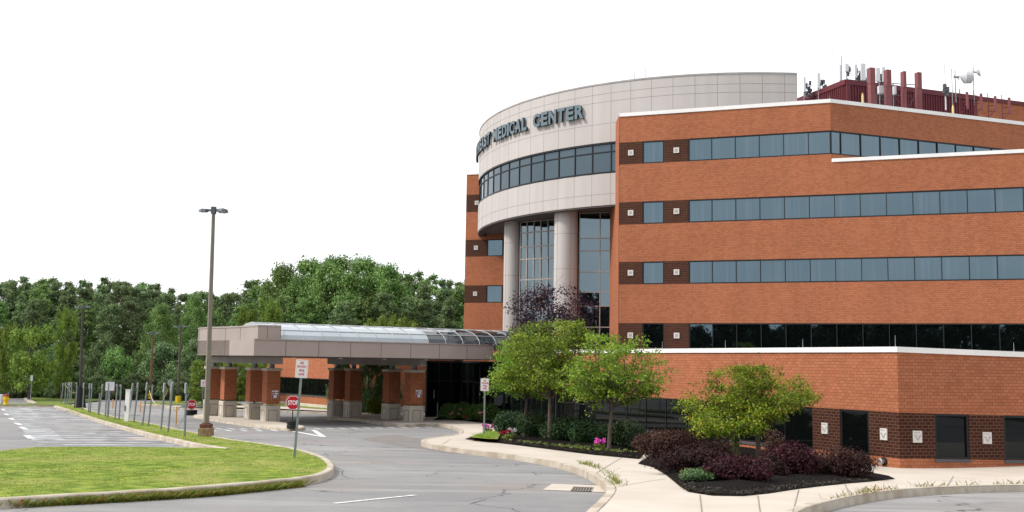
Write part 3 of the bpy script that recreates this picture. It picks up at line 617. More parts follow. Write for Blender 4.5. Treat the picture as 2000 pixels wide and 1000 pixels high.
coping([LLV, LC, LR], LT + .02, hgt=.17, dzs=[0, 0, DZ * LRL])
core('roof', [Vector(LL) + Vector((.5, .3)), Vector(LC) + Vector((.05, .4)), Vector(LR) + Vector((0, .5)), (36, 38), (36, 52.8), (33.5, 52.9), (6.7, 62.5), (6.0, 67), (2.5, 68)], .12, .30, ROOF)
core('inner_core', [Vector(LL) + Vector((.6, .5)), Vector(LC) + Vector((.1, .6)), Vector(LR) + Vector((0, .6)), (35.9, 38.2), (35.9, 52), (8, 61.8), (3, 62)], -3.8, .119, INT)
mb = MB(); mb.hexa([(LR[0], LR[1] + .1, -3.9), (36, 38, -3.9), (36, 38.3, -3.9), (LR[0], LR[1] + .4, -3.9), (LR[0], LR[1] + .1, .4), (36, 38, .4), (36, 38.3, .4), (LR[0], LR[1] + .4, .4)])
mb.hexa([(36, 38, -3.9), (36.3, 38, -3.9), (36.3, 66, -3.9), (36, 66, -3.9), (36, 38, .4), (36.3, 38, .4), (36.3, 66, .4), (36, 66, .4)]); mb.build('brick_wall', BRICK, MC)
# fire hose connection on the brick base
t = Vector(LC) - Vector(LL); t.normalize(); nn = Vector((t.y, -t.x)); s = sl(1727, 903); q = Vector(LL) + t * s; zz = D(1727, 901, q.y)[2]
fd = thing('hose_connection', 'round chrome wall hydrant cap on the low brick base beside the corner', 'wall hydrant', (q.x, q.y, zz))
mb = MB(); ax = (nn.x, nn.y, 0); mb.lathe((0, 0, 0), [(0, .002), (.13, .002), (.13, .03), (0, .031)], 20, ax=ax); mb.build('back_plate', BLACK, fd)
mb = MB(); mb.lathe((0, 0, 0), [(.08, .03), (.085, .12), (.10, .13), (.10, .19), (.07, .22), (0, .225)], 20, ax=ax); mb.build('cap', mat('chrome', (.6, .6, .6), (.5, .5, .5), .2, 3, metal=.9), fd)
# lightning rods on the copings
def rod(x, y, z, h=.32): q_ = MB(); q_.tube((x, y, z), (x, y, z + h), .012, .006, 5); q_.build('lightning_rod', GALV, MC)
for px in (1145, 1289, 1412, 1563): s = sl(px, 690); p = Vector(LL) + t * s - nn * .12; rod(p.x, p.y, LT)
rod(LC[0], LC[1] + .15, LT, .38); p = Vector(LC) + (Vector(LR) - Vector(LC)).normalized() * sr(1984, 690); rod(p.x, p.y + .12, LT - .09)
rod(WK[0], WK[1] + .15, ROOFZ); p = w1(24.3); rod(p[0], p[1] + .15, zt3 + .1, .5); rod(W0[0] + 6.2, W0[1] - 2.0, ROOFZ, .3)

# curved beige front
CC = Vector((15.897, 80.423)); CR = 18.62
def cp(deg, r=CR): return (CC.x + r * math.cos(rad(deg)), CC.y + r * math.sin(rad(deg)))
Z_S, Z_W0, Z_W1, Z_T = 10.08, 12.12, 14.15, 17.95
A0, A1, STP = -204.0, -85.4, 4.2
angs = [-121.4 - STP * k for k in range(20, 0, -1)] + [-121.4 + STP * k for k in range(0, 9)]; angs = [a for a in angs if A0 <= a < A1 - 1] + [A1]
fine = []
for i in range(len(angs) - 1): fine += [angs[i] + (angs[i + 1] - angs[i]) * k / 2 for k in range(2)]
fine.append(angs[-1])
def band(name, z0, z1, m, r0=CR, th_=.4, smooth=True, parent=MC, A=fine, into=None):
    mb = into or MB()
    for i in range(len(A) - 1):
        a, b = A[i], A[i + 1]; P, Q, R2, S = cp(a, r0), cp(b, r0), cp(b, r0 - th_), cp(a, r0 - th_)
        mb.hexa([(*P, z0), (*Q, z0), (*R2, z0), (*S, z0), (*P, z1), (*Q, z1), (*R2, z1), (*S, z1)])
    return None if into else mb.build(name, m, parent)
band('curved_panel_wall', Z_W1, Z_T, BEIGE); band('curved_panel_wall', Z_S, Z_W0, BEIGE)
jb = MB()
for a in angs:
    P = cp(a, CR + .004); t2 = Vector((-math.sin(rad(a)), math.cos(rad(a)))) * .012; n2 = Vector((math.cos(rad(a)), math.sin(rad(a)))) * .02
    for z0, z1 in ((Z_S, Z_W0), (Z_W1, Z_T)):
        p = Vector(P); A_ = p - t2; B_2 = p + t2; jb.hexa([(A_.x, A_.y, z0), (B_2.x, B_2.y, z0), (B_2.x - n2.x, B_2.y - n2.y, z0), (A_.x - n2.x, A_.y - n2.y, z0), (A_.x, A_.y, z1), (B_2.x, B_2.y, z1), (B_2.x - n2.x, B_2.y - n2.y, z1), (A_.x - n2.x, A_.y - n2.y, z1)])
jb.build('panel_joint', SEAM, MC)
for z in (Z_T - .62, Z_T - 1.15, Z_W1 + 1.22, Z_S + .72): band('panel_joint', z - .012, z + .012, SEAM, CR + .004, .03)
band('parapet_cap', Z_T, Z_T + .10, mat('grey_cap', (.36, .345, .34), rough=.5), CR + .03, .5)
gb = MB()
for i in range(len(angs) - 1):
    P, Q = cp(angs[i], CR - .10), cp(angs[i + 1], CR - .10); R2, S = cp(angs[i + 1], CR - .13), cp(angs[i], CR - .13)
    gb.hexa([(*P, Z_W0), (*Q, Z_W0), (*R2, Z_W0), (*S, Z_W0), (*P, Z_W1), (*Q, Z_W1), (*R2, Z_W1), (*S, Z_W1)])
GLC = glass('curved_band_glass', base=(.03, .04, .045), ior=2.0)
cw = gb.build('curved_ribbon_window', GLC, MC)
fb = MB()
for a in angs:
    da = .11
    P, Q, R2, S = cp(a - da, CR - .05), cp(a + da, CR - .05), cp(a + da, CR - .12), cp(a - da, CR - .12)
    fb.hexa([(*P, Z_W0 + .1), (*Q, Z_W0 + .1), (*R2, Z_W0 + .1), (*S, Z_W0 + .1), (*P, Z_W1 - .1), (*Q, Z_W1 - .1), (*R2, Z_W1 - .1), (*S, Z_W1 - .1)])
band('frame', Z_W0 + .001, Z_W0 + .12, FRAME, CR + .012, .2, A=angs, into=fb); band('frame', Z_W1 - .12, Z_W1 - .001, FRAME, CR + .012, .2, A=angs, into=fb); band('frame', Z_W1 - .66, Z_W1 - .59, FRAME, CR - .048, .07, A=angs, into=fb); fb.build('frame', FRAME, cw)
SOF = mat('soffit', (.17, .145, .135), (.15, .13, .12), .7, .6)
pts = [cp(a, CR - .35) for a in fine] + [(17.2, 91), (2, 91)]
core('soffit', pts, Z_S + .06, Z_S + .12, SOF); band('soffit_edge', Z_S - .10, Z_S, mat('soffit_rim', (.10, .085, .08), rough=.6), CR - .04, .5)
core('roof', pts, Z_T - .6, Z_T - .5, ROOF); core('inner_core', [cp(a, CR - .45) for a in fine] + [(17.1, 90.5), (2, 90.5)], Z_S + .13, Z_T - .61, INT)
mb = MB(); q = Vector(cp(A1)); mb.box((q.x - .1, q.y + 4.4, (12 + Z_T) / 2 + .05), (.3, 8, Z_T - 12 + .1)); mb.build('panel_end_wall', BEIGE, MC)
# channel letters, each one a solid bent to the curve
LET = mat('blue_grey_letter_face', (.135, .185, .21), (.12, .165, .19), .45, 2); LETS = mat('letter_return', (.02, .03, .045), rough=.5)
def letters(word, d0, d1, z0, hgt):
    n = len(word); ws = [{'I': .42, 'M': 1.18, 'L': .86, 'E': .92, 'T': .92, 'C': 1.03, 'R': 1.02}.get(ch, 1.0) for ch in word]; tot = sum(ws); pos = 0
    for ch, wd_ in zip(word, ws):
        mid = d0 + (d1 - d0) * (pos + wd_ / 2) / tot; pos += wd_; me = textmesh(ch, 1.0, .09, .042); V = [v.co.copy() for v in me.vertices]
        x0, x1 = min(v.x for v in V), max(v.x for v in V); y0, y1 = min(v.y for v in V), max(v.y for v in V)
        W_ = abs(rad(d1 - d0)) * CR * wd_ / tot * .86
        if ch == 'I': W_ = min(W_, .26)
        for v, co in zip(me.vertices, V):
            u = ((co.x - x0) / (x1 - x0) - .5) * W_; h = (co.y - y0) / (y1 - y0) * hgt; a = rad(mid) + u / CR; rr_ = CR + .16 + co.z * .9
            v.co = (CC.x + rr_ * math.cos(a), CC.y + rr_ * math.sin(a), z0 + h)
        me.update(); o = link('letter', me, [LET, LETS], MC)
        for p in me.polygons:
            c = (Vector(p.center[:2]) - CC); p.material_index = 0 if c.length > CR + .22 and abs(p.normal.x * c.normalized().x + p.normal.y * c.normalized().y) > .6 else 1
letters('CENTER', -141.0, -127.0, 15.88, .93); letters('MEDICAL', -157.6, -142.8, 15.88, .93); letters('EAST', -168.6, -159.4, 15.88, .93); letters('NORTH', -182.0, -169.2, 15.88, .93)

# columns and atrium glass
def zat(px, y, Y): return D(px, y, Y)[2]
mb = MB(); P = D(1104.5, 560, 68.3); mb.cyl((P.x, P.y, -3.8), .79, Z_S + 3.9, 40)
colo = mb.build('round_column', BEIGE, MC, smooth=False); mb = MB(); P2 = D(1000, 560, 74.0); mb.cyl((P2.x, P2.y, -3.8), .62, Z_S + 3.9, 40); mb.build('round_column', BEIGE, MC)
mb = MB()
for p, r, Y in ((P, .79, 68.3), (P2, .62, 74.0)):
    for z in [Z_S - 1.5 - 2.35 * k for k in range(5)]: mb.cyl((p.x, p.y, z), r + .004, .025, 40)
    for a in (-140, -70, 20): mb.box((p.x + (r) * math.cos(rad(a)), p.y + r * math.sin(rad(a)), 3.1), (.02, .02, 13.8), rz=rad(a))
mb.build('column_joint', mat('column_joint_line', (.30, .27, .25), rough=.8), MC)
q0 = D(1130, 560, 68.2); q1 = (7.9, 67.4)
rows = [zat(1170, y, 67.9) for y in (639, 598, 571, 531, 489.5, 465)]
Lq = (Vector(q1) - q0.xy).length; m2 = (D(1171.5, 560, 67.9).xy - q0.xy).length
window(q0.xy, q1, 0, Lq, .35, Z_S + .02, [m2, Lq - .01], GLA, 'atrium_window', fr=PINKFR, fw=.06, mw=.06, rows=rows)
g0 = D(1014, 560, 73.2); g1 = D(1082, 560, 71.4); Lg = (g1 - g0).xy.length
rows = [zat(1014, y, 73.2) for y in (604, 581, 547, 507, 483, 455)]
window(g0.xy, g1.xy, 0, Lg, .35, Z_S + .02, [Lg * q / 5 for q in (1, 2, 3, 4)], GLA, 'atrium_window', fr=PINKFR, fw=.06, mw=.07, rows=rows)
mb = MB(); mb.hexa([(P.x + .5, 68.5, .2), (P.x + .8, 68.5, .2), (P.x + .8, 76, .2), (P.x + .5, 76, .2), (P.x + .5, 68.5, Z_S), (P.x + .8, 68.5, Z_S), (P.x + .8, 76, Z_S), (P.x + .5, 76, Z_S)])
mb.box((6.9, 67.75, .22), (6.6, .5, .3)); mb.build('atrium_side_wall', INT, MC)
core('inner_core', [(1.0, 74.0), (3.2, 72.0), (4.2, 69), (24, 69), (24, 91), (1.0, 91)], -3.8, Z_S + .05, INT)

# the far brick tower
T0 = D(908.5, 500, 81.7).xy; T1 = T0 + Vector((9.0, 9.0 * SLP)); TL = 9.0 * kx
def st_(px): r = ray(px, 500); q = r[0] / r[1]; X = q * (T0.y - SLP * T0.x) / (1 - q * SLP); return (X - T0.x) * kx
a, b = st_(950.5), st_(982)
TV = [(.98, 2.49), (4.70, 6.08), (8.38, 9.73), (11.97, 13.38)]
zz_ = [-3.8, .98, 2.49, 4.70, 6.08, 8.38, 9.73, 11.97, 13.38, 15.1]
wall('brick_wall', T0, T1, zz_, [0, a, b, TL], [BRICK, BROWN], [[0, 0, 0] if j % 2 == 0 else [1, None, 1] for j in range(9)])
for z0, z1 in TV: window(T0, T1, a, b, z0, z1, [], GL, 'window'); plaque(T0, T1, st_(929.5), (z0 + z1) / 2 + .03, .33)
core('inner_core', [T0 + Vector((.15, .35)), T1 + Vector((0, .35)), (8, 95), (T0.x + .3, 95)], -3.8, 14.9, INT)
mb = MB(); mb.box((T0.x + .125, T0.y + 7.2, 5.65), (.25, 13.9, 18.9)); mb.build('brick_wall', BRICK, MC)
coping([T0, T1], 15.13, hgt=.12, wd=.5)
# long low wing beyond the canopy
V0 = D(516, 760, 85.0).xy; V1 = D(700, 760, 72.6).xy; VL = (V1 - V0).length
wall('brick_wall', V0, V1, [-3.72, -3.28, -2.66, -1.37, .5], [0, .9, VL - .3, VL], [BRICK, BROWN, STONE], [[2, 2, 2], [0, 0, 0], [0, None, 0], [0, 0, 0]])
window(V0, V1, .9, VL - .3, -2.66, -1.37, [.9 + 1.4 * k for k in range(1, 14) if .9 + 1.4 * k < VL - .6], GLD, 'ribbon_window', sill=True)
wall('brick_wall', V1, (-4.0, 80), [-3.72, -3.28, .5], [0, 9.5], [BRICK, BROWN, STONE], [[2], [0]])
core('inner_core', [V0 + Vector((.3, .4)), V1 + Vector((0, .5)), (-4.0, 81), (-4, 94), (V0.x + .3, 94)], -3.7, .2, INT); core('roof', [V0 + Vector((.3, .4)), V1 + Vector((0, .5)), (-4.0, 81), (-4, 94), (V0.x + .3, 94)], .21, .3, ROOF)
coping([V0, V1, (-4.0, 80)], .62, hgt=.12)

# maroon penthouse on the roof
NC = D(1657, 400, 68.0).xy; PD = Vector((14.0, 4.95)).normalized(); PN = Vector((-PD.y, PD.x)); PZ = D(1657, 155, 68.0)[2]
def ribbed(name, P0, P1, z0, z1, m, pitch=.22):
    P0 = Vector(P0); P1 = Vector(P1); L = (P1 - P0).length; mb = MB(); wbox(mb, P0, P1, 0, L, z0, z1, -.2, 0)
    k = int(L / pitch)
    for i in range(k): wbox(mb, P0, P1, i * pitch + .02, i * pitch + .10, z0, z1 - .35, .0, .06)
    wbox(mb, P0, P1, 0, L, z1 - .35, z1, .0, .09); return mb.build(name, m, MC)
ribbed('penthouse_wall', NC + PN * 9, NC, 13.5, PZ, MAROON)
PL = 11.2; ribbed('penthouse_wall', NC, NC + PD * PL, 13.5, PZ, MAROON)
mb = MB(); wbox(mb, NC + PD * PL, NC + PD * 22, 0, 10.8, 13.5, PZ - .3, -.2, -.01); mb.build('penthouse_brick_wall', BRICK, MC)
mb = MB(); wbox(mb, NC + PD * PL, NC + PD * 22, 0, 10.8, PZ - .3, PZ - .02, -.2, .05); mb.build('penthouse_trim', MAROON, MC); mb = MB(); wbox(mb, NC, NC + PD * 4, -.02, .28, 13.5, PZ - .02, .0, .11); mb.build('penthouse_trim', MAROON, MC)
core('penthouse_roof', [NC + PD * .2 + PN * .2, NC + PD * 22 + PN * .2, NC + PD * 22 + PN * 9, NC + PD * .2 + PN * 9], 13.5, PZ - .25, ROOF)
mb = MB()
for s in (1.55, 4.2): wbox(mb, NC, NC + PD * 4, s, s + 2.0, 15.0, 16.15, .061, .075)
mb.build('louvre', BLACK, MC)

# ------------------------------------------------------------------ drive-through entrance canopy
CN = thing('entrance_canopy', 'long low entrance canopy with taupe metal fascia, glazed barrel skylight and eight brick piers', 'canopy', (0, 0, 0))
U = Vector((.838, .545)).normalized(); Nn = Vector((-.545, .838)).normalized()      # along the fascia, and away from the drive
K0 = Vector((-12.8, 51.5)); ZB, ZT = .18, .975
def cv(u, v): return K0 + U * u + Nn * v
ULEN = 14.1
mb = MB(); mb.prism([cv(0, 0), cv(ULEN, 0), cv(ULEN, 14.6), cv(2.0, 14.6), cv(.1, 8)], ZB, ZT); mb.build('fascia', TAUPE, CN)
mb = MB(); mb.prism([cv(0, -.05), cv(ULEN, -.05), cv(ULEN, .25), cv(0, .25)], ZT + .001, ZT + .05); mb.build('fascia_cap', mat('taupe_cap', (.36, .30, .27), rough=.45), CN)
jm = MB(); k = 0; u = 1.66
while u < ULEN - .5: jm.prism([cv(u - .012, -.006), cv(u + .012, -.006), cv(u + .012, .02), cv(u - .012, .02)], ZB + .01, ZT - .01); u += 1.78
jm.build('panel_joint', TAUPE2, CN)
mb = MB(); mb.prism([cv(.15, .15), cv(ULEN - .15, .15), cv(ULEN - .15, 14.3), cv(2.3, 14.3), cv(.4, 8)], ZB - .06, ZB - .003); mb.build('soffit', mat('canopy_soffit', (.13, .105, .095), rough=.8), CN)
for u, v in ((2.6, 1.2), (5.2, 1.2), (7.8, 1.2), (10.4, 1.2)): q = cv(u, v); m2 = MB(); m2.cyl((q.x, q.y, ZB - .10), .10, .04, 16); m2.build('downlight', SIGNW, CN)
# raised block at the left end, its corner faceted
z1b = 1.70
bl = [D(386.5, 668, 59.0).xy, D(389, 668, 57.9).xy, D(406, 668, 56.7).xy, D(440, 668, 55.3).xy, D(469, 668, 54.0).xy, cv(.22, .14), D(550.5, 668, 52.4).xy]
bl[6] = cv(1.42, .14)
lf = Vector((-19.7, 65.5))
ring_ = [lf] + bl; inn = [p + Nn * .35 + U * .45 for p in ring_[:-1]] + [ring_[-1] + Nn * .45]
mb = MB()
for i in range(len(ring_) - 1): mb.prism([ring_[i], ring_[i + 1], inn[i + 1], inn[i]], ZB + .012, z1b)
mb.build('raised_fascia', TAUPE, CN)
mb = MB(); mb.prism([(p.x, p.y) for p in bl[:6]] + [tuple(cv(2.0, 12)), tuple(lf)], ZB + .03, ZT - .03); mb.build('deck', TAUPE, CN)
jm = MB()
def seg_joint(P0, P1, s0, s1, z0, z1, mm): wbox(mm, P0, P1, s0, s1, z0, z1, -.01, .006)
for i in range(6):
    P0, P1 = bl[i], bl[i + 1]; L = (P1 - P0).length; seg_joint(P0, P1, 0, L, .95, .975, jm) if i < 5 else None
    if i in (0, 1, 2, 3): seg_joint(P0, P1, L - .025, L, ZB + .02, z1b, jm)
L = (bl[6] - bl[5]).length
for f in (.4, .98): seg_joint(bl[5], bl[6], L * f, L * f + .022, .98, z1b, jm)
jm.build('panel_joint', TAUPE2, CN)
mb = MB()
for i in range(6): P0, P1 = bl[i], bl[i + 1]; wbox(mb, P0, P1, 0, (P1 - P0).length, z1b - .05, z1b + .03, -.3, .03)
mb.build('fascia_cap', MATS['taupe_cap'], CN)
# barrel skylight
def vault(name, u0, u1, vc, hw, hz_, zb, m, n=10):
    mb = MB()
    for k in range(n):
        a, b = math.pi - math.pi * k / n, math.pi - math.pi * (k + 1) / n
        P = [cv(u0, vc + hw * math.cos(a)), cv(u1, vc + hw * math.cos(a)), cv(u1, vc + hw * math.cos(b)), cv(u0, vc + hw * math.cos(b))]; za, zc_ = zb + hz_ * math.sin(a), zb + hz_ * math.sin(b)
        mb.poly([(*P[0], za), (*P[1], za), (*P[2], zc_), (*P[3], zc_)])
    for u in (u0, u1): mb.poly([(*cv(u, vc + hw * math.cos(math.pi * k / n)), zb + hz_ * math.sin(math.pi * k / n)) for k in range(n + 1)])
    return mb.build(name, m, CN)
VC, HW, HZ, VZ = 3.1, 2.3, .92, .98
POLY = mat('sky_toned_skylight_panel', (.36, .41, .44), (.31, .36, .39), .22, .6, spec=.5)  # left panels: reflected pale sky painted into the base colour
SKG = glass('skylight_glass', base=(.03, .035, .04), ior=1.7, tint=(.9, .96, 1.0))
sk1 = vault('skylight', .8, 10.3, VC, HW, HZ, VZ, POLY); sk2 = vault('skylight', 10.31, 17.2, VC, HW, HZ, VZ, SKG)
def ribs(us, par):
    mb = MB()
    for u in us:
        pts_ = [(*cv(u, VC + (HW + .02) * math.cos(math.pi - math.pi * k / 10)), VZ + (HZ + .02) * math.sin(math.pi * k / 10)) for k in range(11)]
        mb.chain(pts_, [.022] * 11, 5)
    for k in (2, ):
        a = math.pi - math.pi * k / 10; v = VC + (HW + .01) * math.cos(a); z = VZ + (HZ + .01) * math.sin(a); mb.tube((*cv(us[0], v), z), (*cv(us[-1], v), z), .03, None, 5)
    mb.tube((*cv(us[0], VC), VZ + HZ + .02), (*cv(us[-1], VC), VZ + HZ + .02), .045, None, 6)
    mb.build('rib', mat('skylight_aluminium', (.45, .46, .47), rough=.4, metal=.2), par)
ribs([.82 + 1.0533 * k for k in range(10)], sk1); ribs([10.3 + 1.12 * k for k in range(7)], sk2)
# piers, each a brick shaft on a panelled stone base with a cap and a steel stub
AXA = math.atan2(U.y, U.x)
def pier(px, Y, ybase, w_=1.0):
    p = D(px, ybase, Y); zb = -3.56; top = -.50 + .03
    bw = .455 * w_ ; sh = .405 * w_
    mb = MB(); mb.box((p.x, p.y, (zb + 1.12 + top - .16) / 2), (2 * sh, 2 * sh, top - .16 - zb - 1.12), rz=AXA2); sft = mb.build('pier', BRICK, CN)
    mb = MB(); mb.box((p.x, p.y, zb + .46), (2 * bw, 2 * bw, 1.16), rz=AXA2)
    mb.build('stone_base', STONE, sft, bevel=.02)
    d = MB()
    for ax_, ay_ in ((1, 0), (-1, 0), (0, 1), (0, -1)):
        a = AXA2; ex = Vector((math.cos(a) * ax_ - math.sin(a) * ay_, math.sin(a) * ax_ + math.cos(a) * ay_)); et = Vector((-ex.y, ex.x)); c = p.xy + ex * bw
        for o_, (sw, sh_) in (((0, .23), (.52 * w_, .03)), ((0, -.40), (.52 * w_, .02)), ((-.26 * w_, -.085), (.022, .63)), ((.26 * w_, -.085), (.022, .63))):
            q = c + et * o_[0]; d.box((q.x, q.y, zb + .55 + o_[1]), (.03, sw, sh_), rz=math.atan2(ex.y, ex.x))
    d.build('base_groove', mat('stone_groove', (.20, .175, .15), rough=.9), sft)
    mb = MB(); mb.box((p.x, p.y, top - .08), (2 * sh + .14, 2 * sh + .14, .15), rz=AXA2); mb.build('cap', STONE, sft, bevel=.015)
    mb = MB(); mb.cyl((p.x, p.y, top - .02), .15, ZB - .25 - top, 16); mb.build('steel_stub', GALV, sft)
    return p
AXA2 = AXA
PL_ = [pier(527, 57.5, 826, .93), pier(494, 60.0, 821, .93), pier(444, 62.5, 815, .93), pier(413, 64.0, 813, .93)]
PR_ = [pier(806.5, 59.9, 825, .96), pier(763, 62.2, 820.4, .96), pier(688, 64.5, 815, .96), pier(656, 65.6, 812, .96)]
for P in (PL_, PR_):
    a, b = P[0].xy, P[3].xy; d = (b - a).normalized(); n_ = Vector((-d.y, d.x)) * .24; a = a - d * .8; b = b + d * .8
    mb = MB(); mb.prism([a + n_, a - n_, b - n_, b + n_], ZB - .42, ZB - .061); mb.build('beam', mat('painted_beam', (.30, .27, .255), rough=.6), CN)
    q = a - d * .012; mb = MB(); mb.prism([q + n_ * 1.05, q - n_ * 1.05, a - n_ * 1.05, a + n_ * 1.05], ZB - .43, ZB - .062); mb.build('beam_end_plate', mat('pale_plate', (.50, .48, .46), rough=.6), CN)

# dark glazed vestibule and entrance at the right end
EN = thing('entrance_vestibule', 'black framed glass entrance vestibule under the right end of the canopy', 'vestibule', (0, 0, 0))
def gwall(A, B, z0, z1, nm=4):
    A = Vector(A); B = Vector(B); L = (B - A).length; mb = MB(); wbox(mb, A, B, 0, L, z0, z1, -.06, 0); g = mb.build('glazing', GLD, EN); f = MB()
    for k in range(nm + 1): s = L * k / nm; wbox(f, A, B, max(0, s - .05), min(L, s + .05), z0, z1, .001, .07)
    for z in (z0 + .02, z0 + 2.25, z1 - .12): wbox(f, A, B, 0, L, z, z + .10, .002, .062)
    f.build('frame', FRAME, g)
e0 = D(832, 760, 65.5).xy; e1 = D(902, 760, 67.5).xy; e2 = D(938, 760, 62.0).xy; e3 = D(985, 760, 60.5).xy; e4 = LLV + Vector((-.02, .12))
gwall(e0, e1, -3.52, ZB - .1, 3); gwall(e1, e2, -3.52, ZB - .1, 3); gwall(e2, e3, -3.52, ZB - .1, 2); gwall(e3, e4, -3.52, ZB + .1, 5)
mb = MB(); mb.prism([e0 + Vector((.1, .3)), e1 + Vector((.1, .3)), e2 + Vector((.2, .3)), e3 + Vector((.2, .3)), e4 + Vector((.2, .1)), (5, 62), (3, 74), (-4, 74)], -3.6, .05); mb.build('interior', INT, EN)
mb = MB(); mb.prism([e2 + Vector((-.2, -.3)), e3 + Vector((.1, -.3)), e4 + Vector((-.25, -.1)), (6, 58), (6, 66), (0, 66)], .16, .50); mb.build('roof_band', mat('dark_bronze', (.055, .048, .045), rough=.5), EN)
# door pulls and posted notices on the dark glass
mb = MB(); q = D(848, 770, 65.6); mb.box((q.x, q.y - .15, q.z), (.05, .04, .55)); q = D(855, 800, 65.8); mb.box((q.x, q.y - .25, q.z), (.06, .04, .9)); mb.build('door_pull', GALV, EN)
# maroon notices fixed to two piers
def notice(P, dx, z, lab, w_):
    hw = .405 * w_
    ey = Vector((math.sin(AXA2), -math.cos(AXA2))); ex = Vector((math.cos(AXA2), math.sin(AXA2))); c = P.xy + ey * (hw + .015) + ex * dx
    t = thing('notice_sign', lab, 'notice sign', (c.x, c.y, z), 'maroon notices on the canopy piers', rz=AXA2)
    b = MB(); b.box((0, 0, 0), (.44, .015, .42)); b.build('plate', mat('notice_maroon', (.20, .008, .03), rough=.5), t)
    l = MB()
    for (x, y, ww, hh) in ((-.13, .15, .10, .07), (.06, .15, .22, .07), (-.13, .03, .04, .10), (.05, .03, .2, .085), (0, -.06, .38, .02), (0, -.13, .20, .13), (0, .2, .42, .012), (0, -.2, .42, .012), (-.205, 0, .012, .4), (.205, 0, .012, .4)): l.box((x, -.011, y), (ww, .004, hh))
    l.build('lettering_panel', SIGNW, t)
notice(PL_[0], .1, D(531, 770, 57)[2], 'maroon and white notice on the front brick pier of the left group', .93)
notice(PR_[0], .12, D(811, 769, 59.3)[2], 'maroon and white notice on the front brick pier of the right group', .96)

# ------------------------------------------------------------------ street furniture
def face_text(root, txt, size, z, m, y=-.012, width=None, name='lettering', parent=None):
    me = textmesh(txt, size, .002, .006)
    V = [v.co.copy() for v in me.vertices]; x0, x1 = min(v.x for v in V), max(v.x for v in V); y0, y1 = min(v.y for v in V), max(v.y for v in V)
    k = (width / (x1 - x0)) if width else 1; kh = size / (y1 - y0)
    for v, c in zip(me.vertices, V): v.co = ((c.x - (x0 + x1) / 2) * k, y - c.z, z + (c.y - (y0 + y1) / 2) * kh)
    me.update(); return link(name, me, m, parent or root)
PINKR = mat('faded_red_ink', (.55, .13, .18), (.62, .30, .34), .6, 9)
def fire_lane(base, top_px, h_sign, lab, tilt, wd_=.305, scale=1.0, words=True, grp='no parking fire lane signs'):
    """leaning post with a NO PARKING FIRE LANE plate; local frame: x right, z up along the post"""
    t = thing('no_parking_sign', lab, 'road sign', base, grp); t.rotation_euler = (0, tilt, math.atan2(base.x, base.y) * -1)
    H = h_sign
    p = MB(); p.box((0, .01, H / 2 - .1), (.06, .012, H + .2)); p.box((-.028, .03, H / 2 - .1), (.006, .035, H + .2)); p.box((.028, .03, H / 2 - .1), (.006, .035, H + .2)); p.build('post', GALV, t)
    b = MB(); hh = .457 * scale; ww = wd_ * scale; zc_ = H - hh / 2 + .02
    out_ = []
    for cx, cz, a0 in ((ww / 2 - .035, hh / 2 - .035, 0), (-ww / 2 + .035, hh / 2 - .035, 90), (-ww / 2 + .035, -hh / 2 + .035, 180), (ww / 2 - .035, -hh / 2 + .035, 270)):
        for q in range(5): a = rad(a0 + q * 22.5); out_.append((cx + .035 * math.cos(a), cz + .035 * math.sin(a)))
    i = len(b.v); n = len(out_)
    b.v += [(x, -.004, zc_ + z) for x, z in out_] + [(x, .0, zc_ + z) for x, z in out_]; b.f += [list(range(n)), list(range(2 * n - 1, n - 1, -1))] + [[k, (k + 1) % n, n + (k + 1) % n, n + k] for k in range(n)]; b.m += [0] * (n + 2)
    pl = b.build('sign_plate', SIGNW, t)
    r = MB()
    for (x, z, a, c) in ((0, hh / 2 - .022, ww - .07, .006), (0, -hh / 2 + .022, ww - .07, .006), (ww / 2 - .022, 0, .006, hh - .07), (-ww / 2 + .022, 0, .006, hh - .07)): r.box((x, -.0055, zc_ + z), (a, .003, c))
    r.build('border', PINKR, pl)
    for wd, z, q in (('NO', .145, .10), ('PARKING', .055, .215), ('FIRE', -.045, .13), ('LANE', -.135, .15)):
        face_text(t, wd, .062 * scale, zc_ + z * scale, PINKR, y=-.0058, width=q * scale, parent=pl)
    return t
b_ = G(575, 895, .13); tp = D(592, 704, b_.y)
fire_lane(b_, tp, (tp - b_).length, 'leaning NO PARKING FIRE LANE sign, the nearest, on the tip of the lawn', .046)
b_ = G(945, 857, .2); tp = D(947.5, 740, b_.y); fire_lane(b_, tp, (tp - b_).length, 'upright NO PARKING FIRE LANE sign standing in the mulch beside pink flowers and the paving', .0)
b_ = G(395, 794, .13); tp = D(397, 742, b_.y); fire_lane(b_, tp, (tp - b_).length, 'small distant NO PARKING FIRE LANE sign behind the tall lamp post', .0, scale=1.15)
def octo(r): return [(r * math.cos(rad(22.5 + 45 * k)), r * math.sin(rad(22.5 + 45 * k))) for k in range(8)]
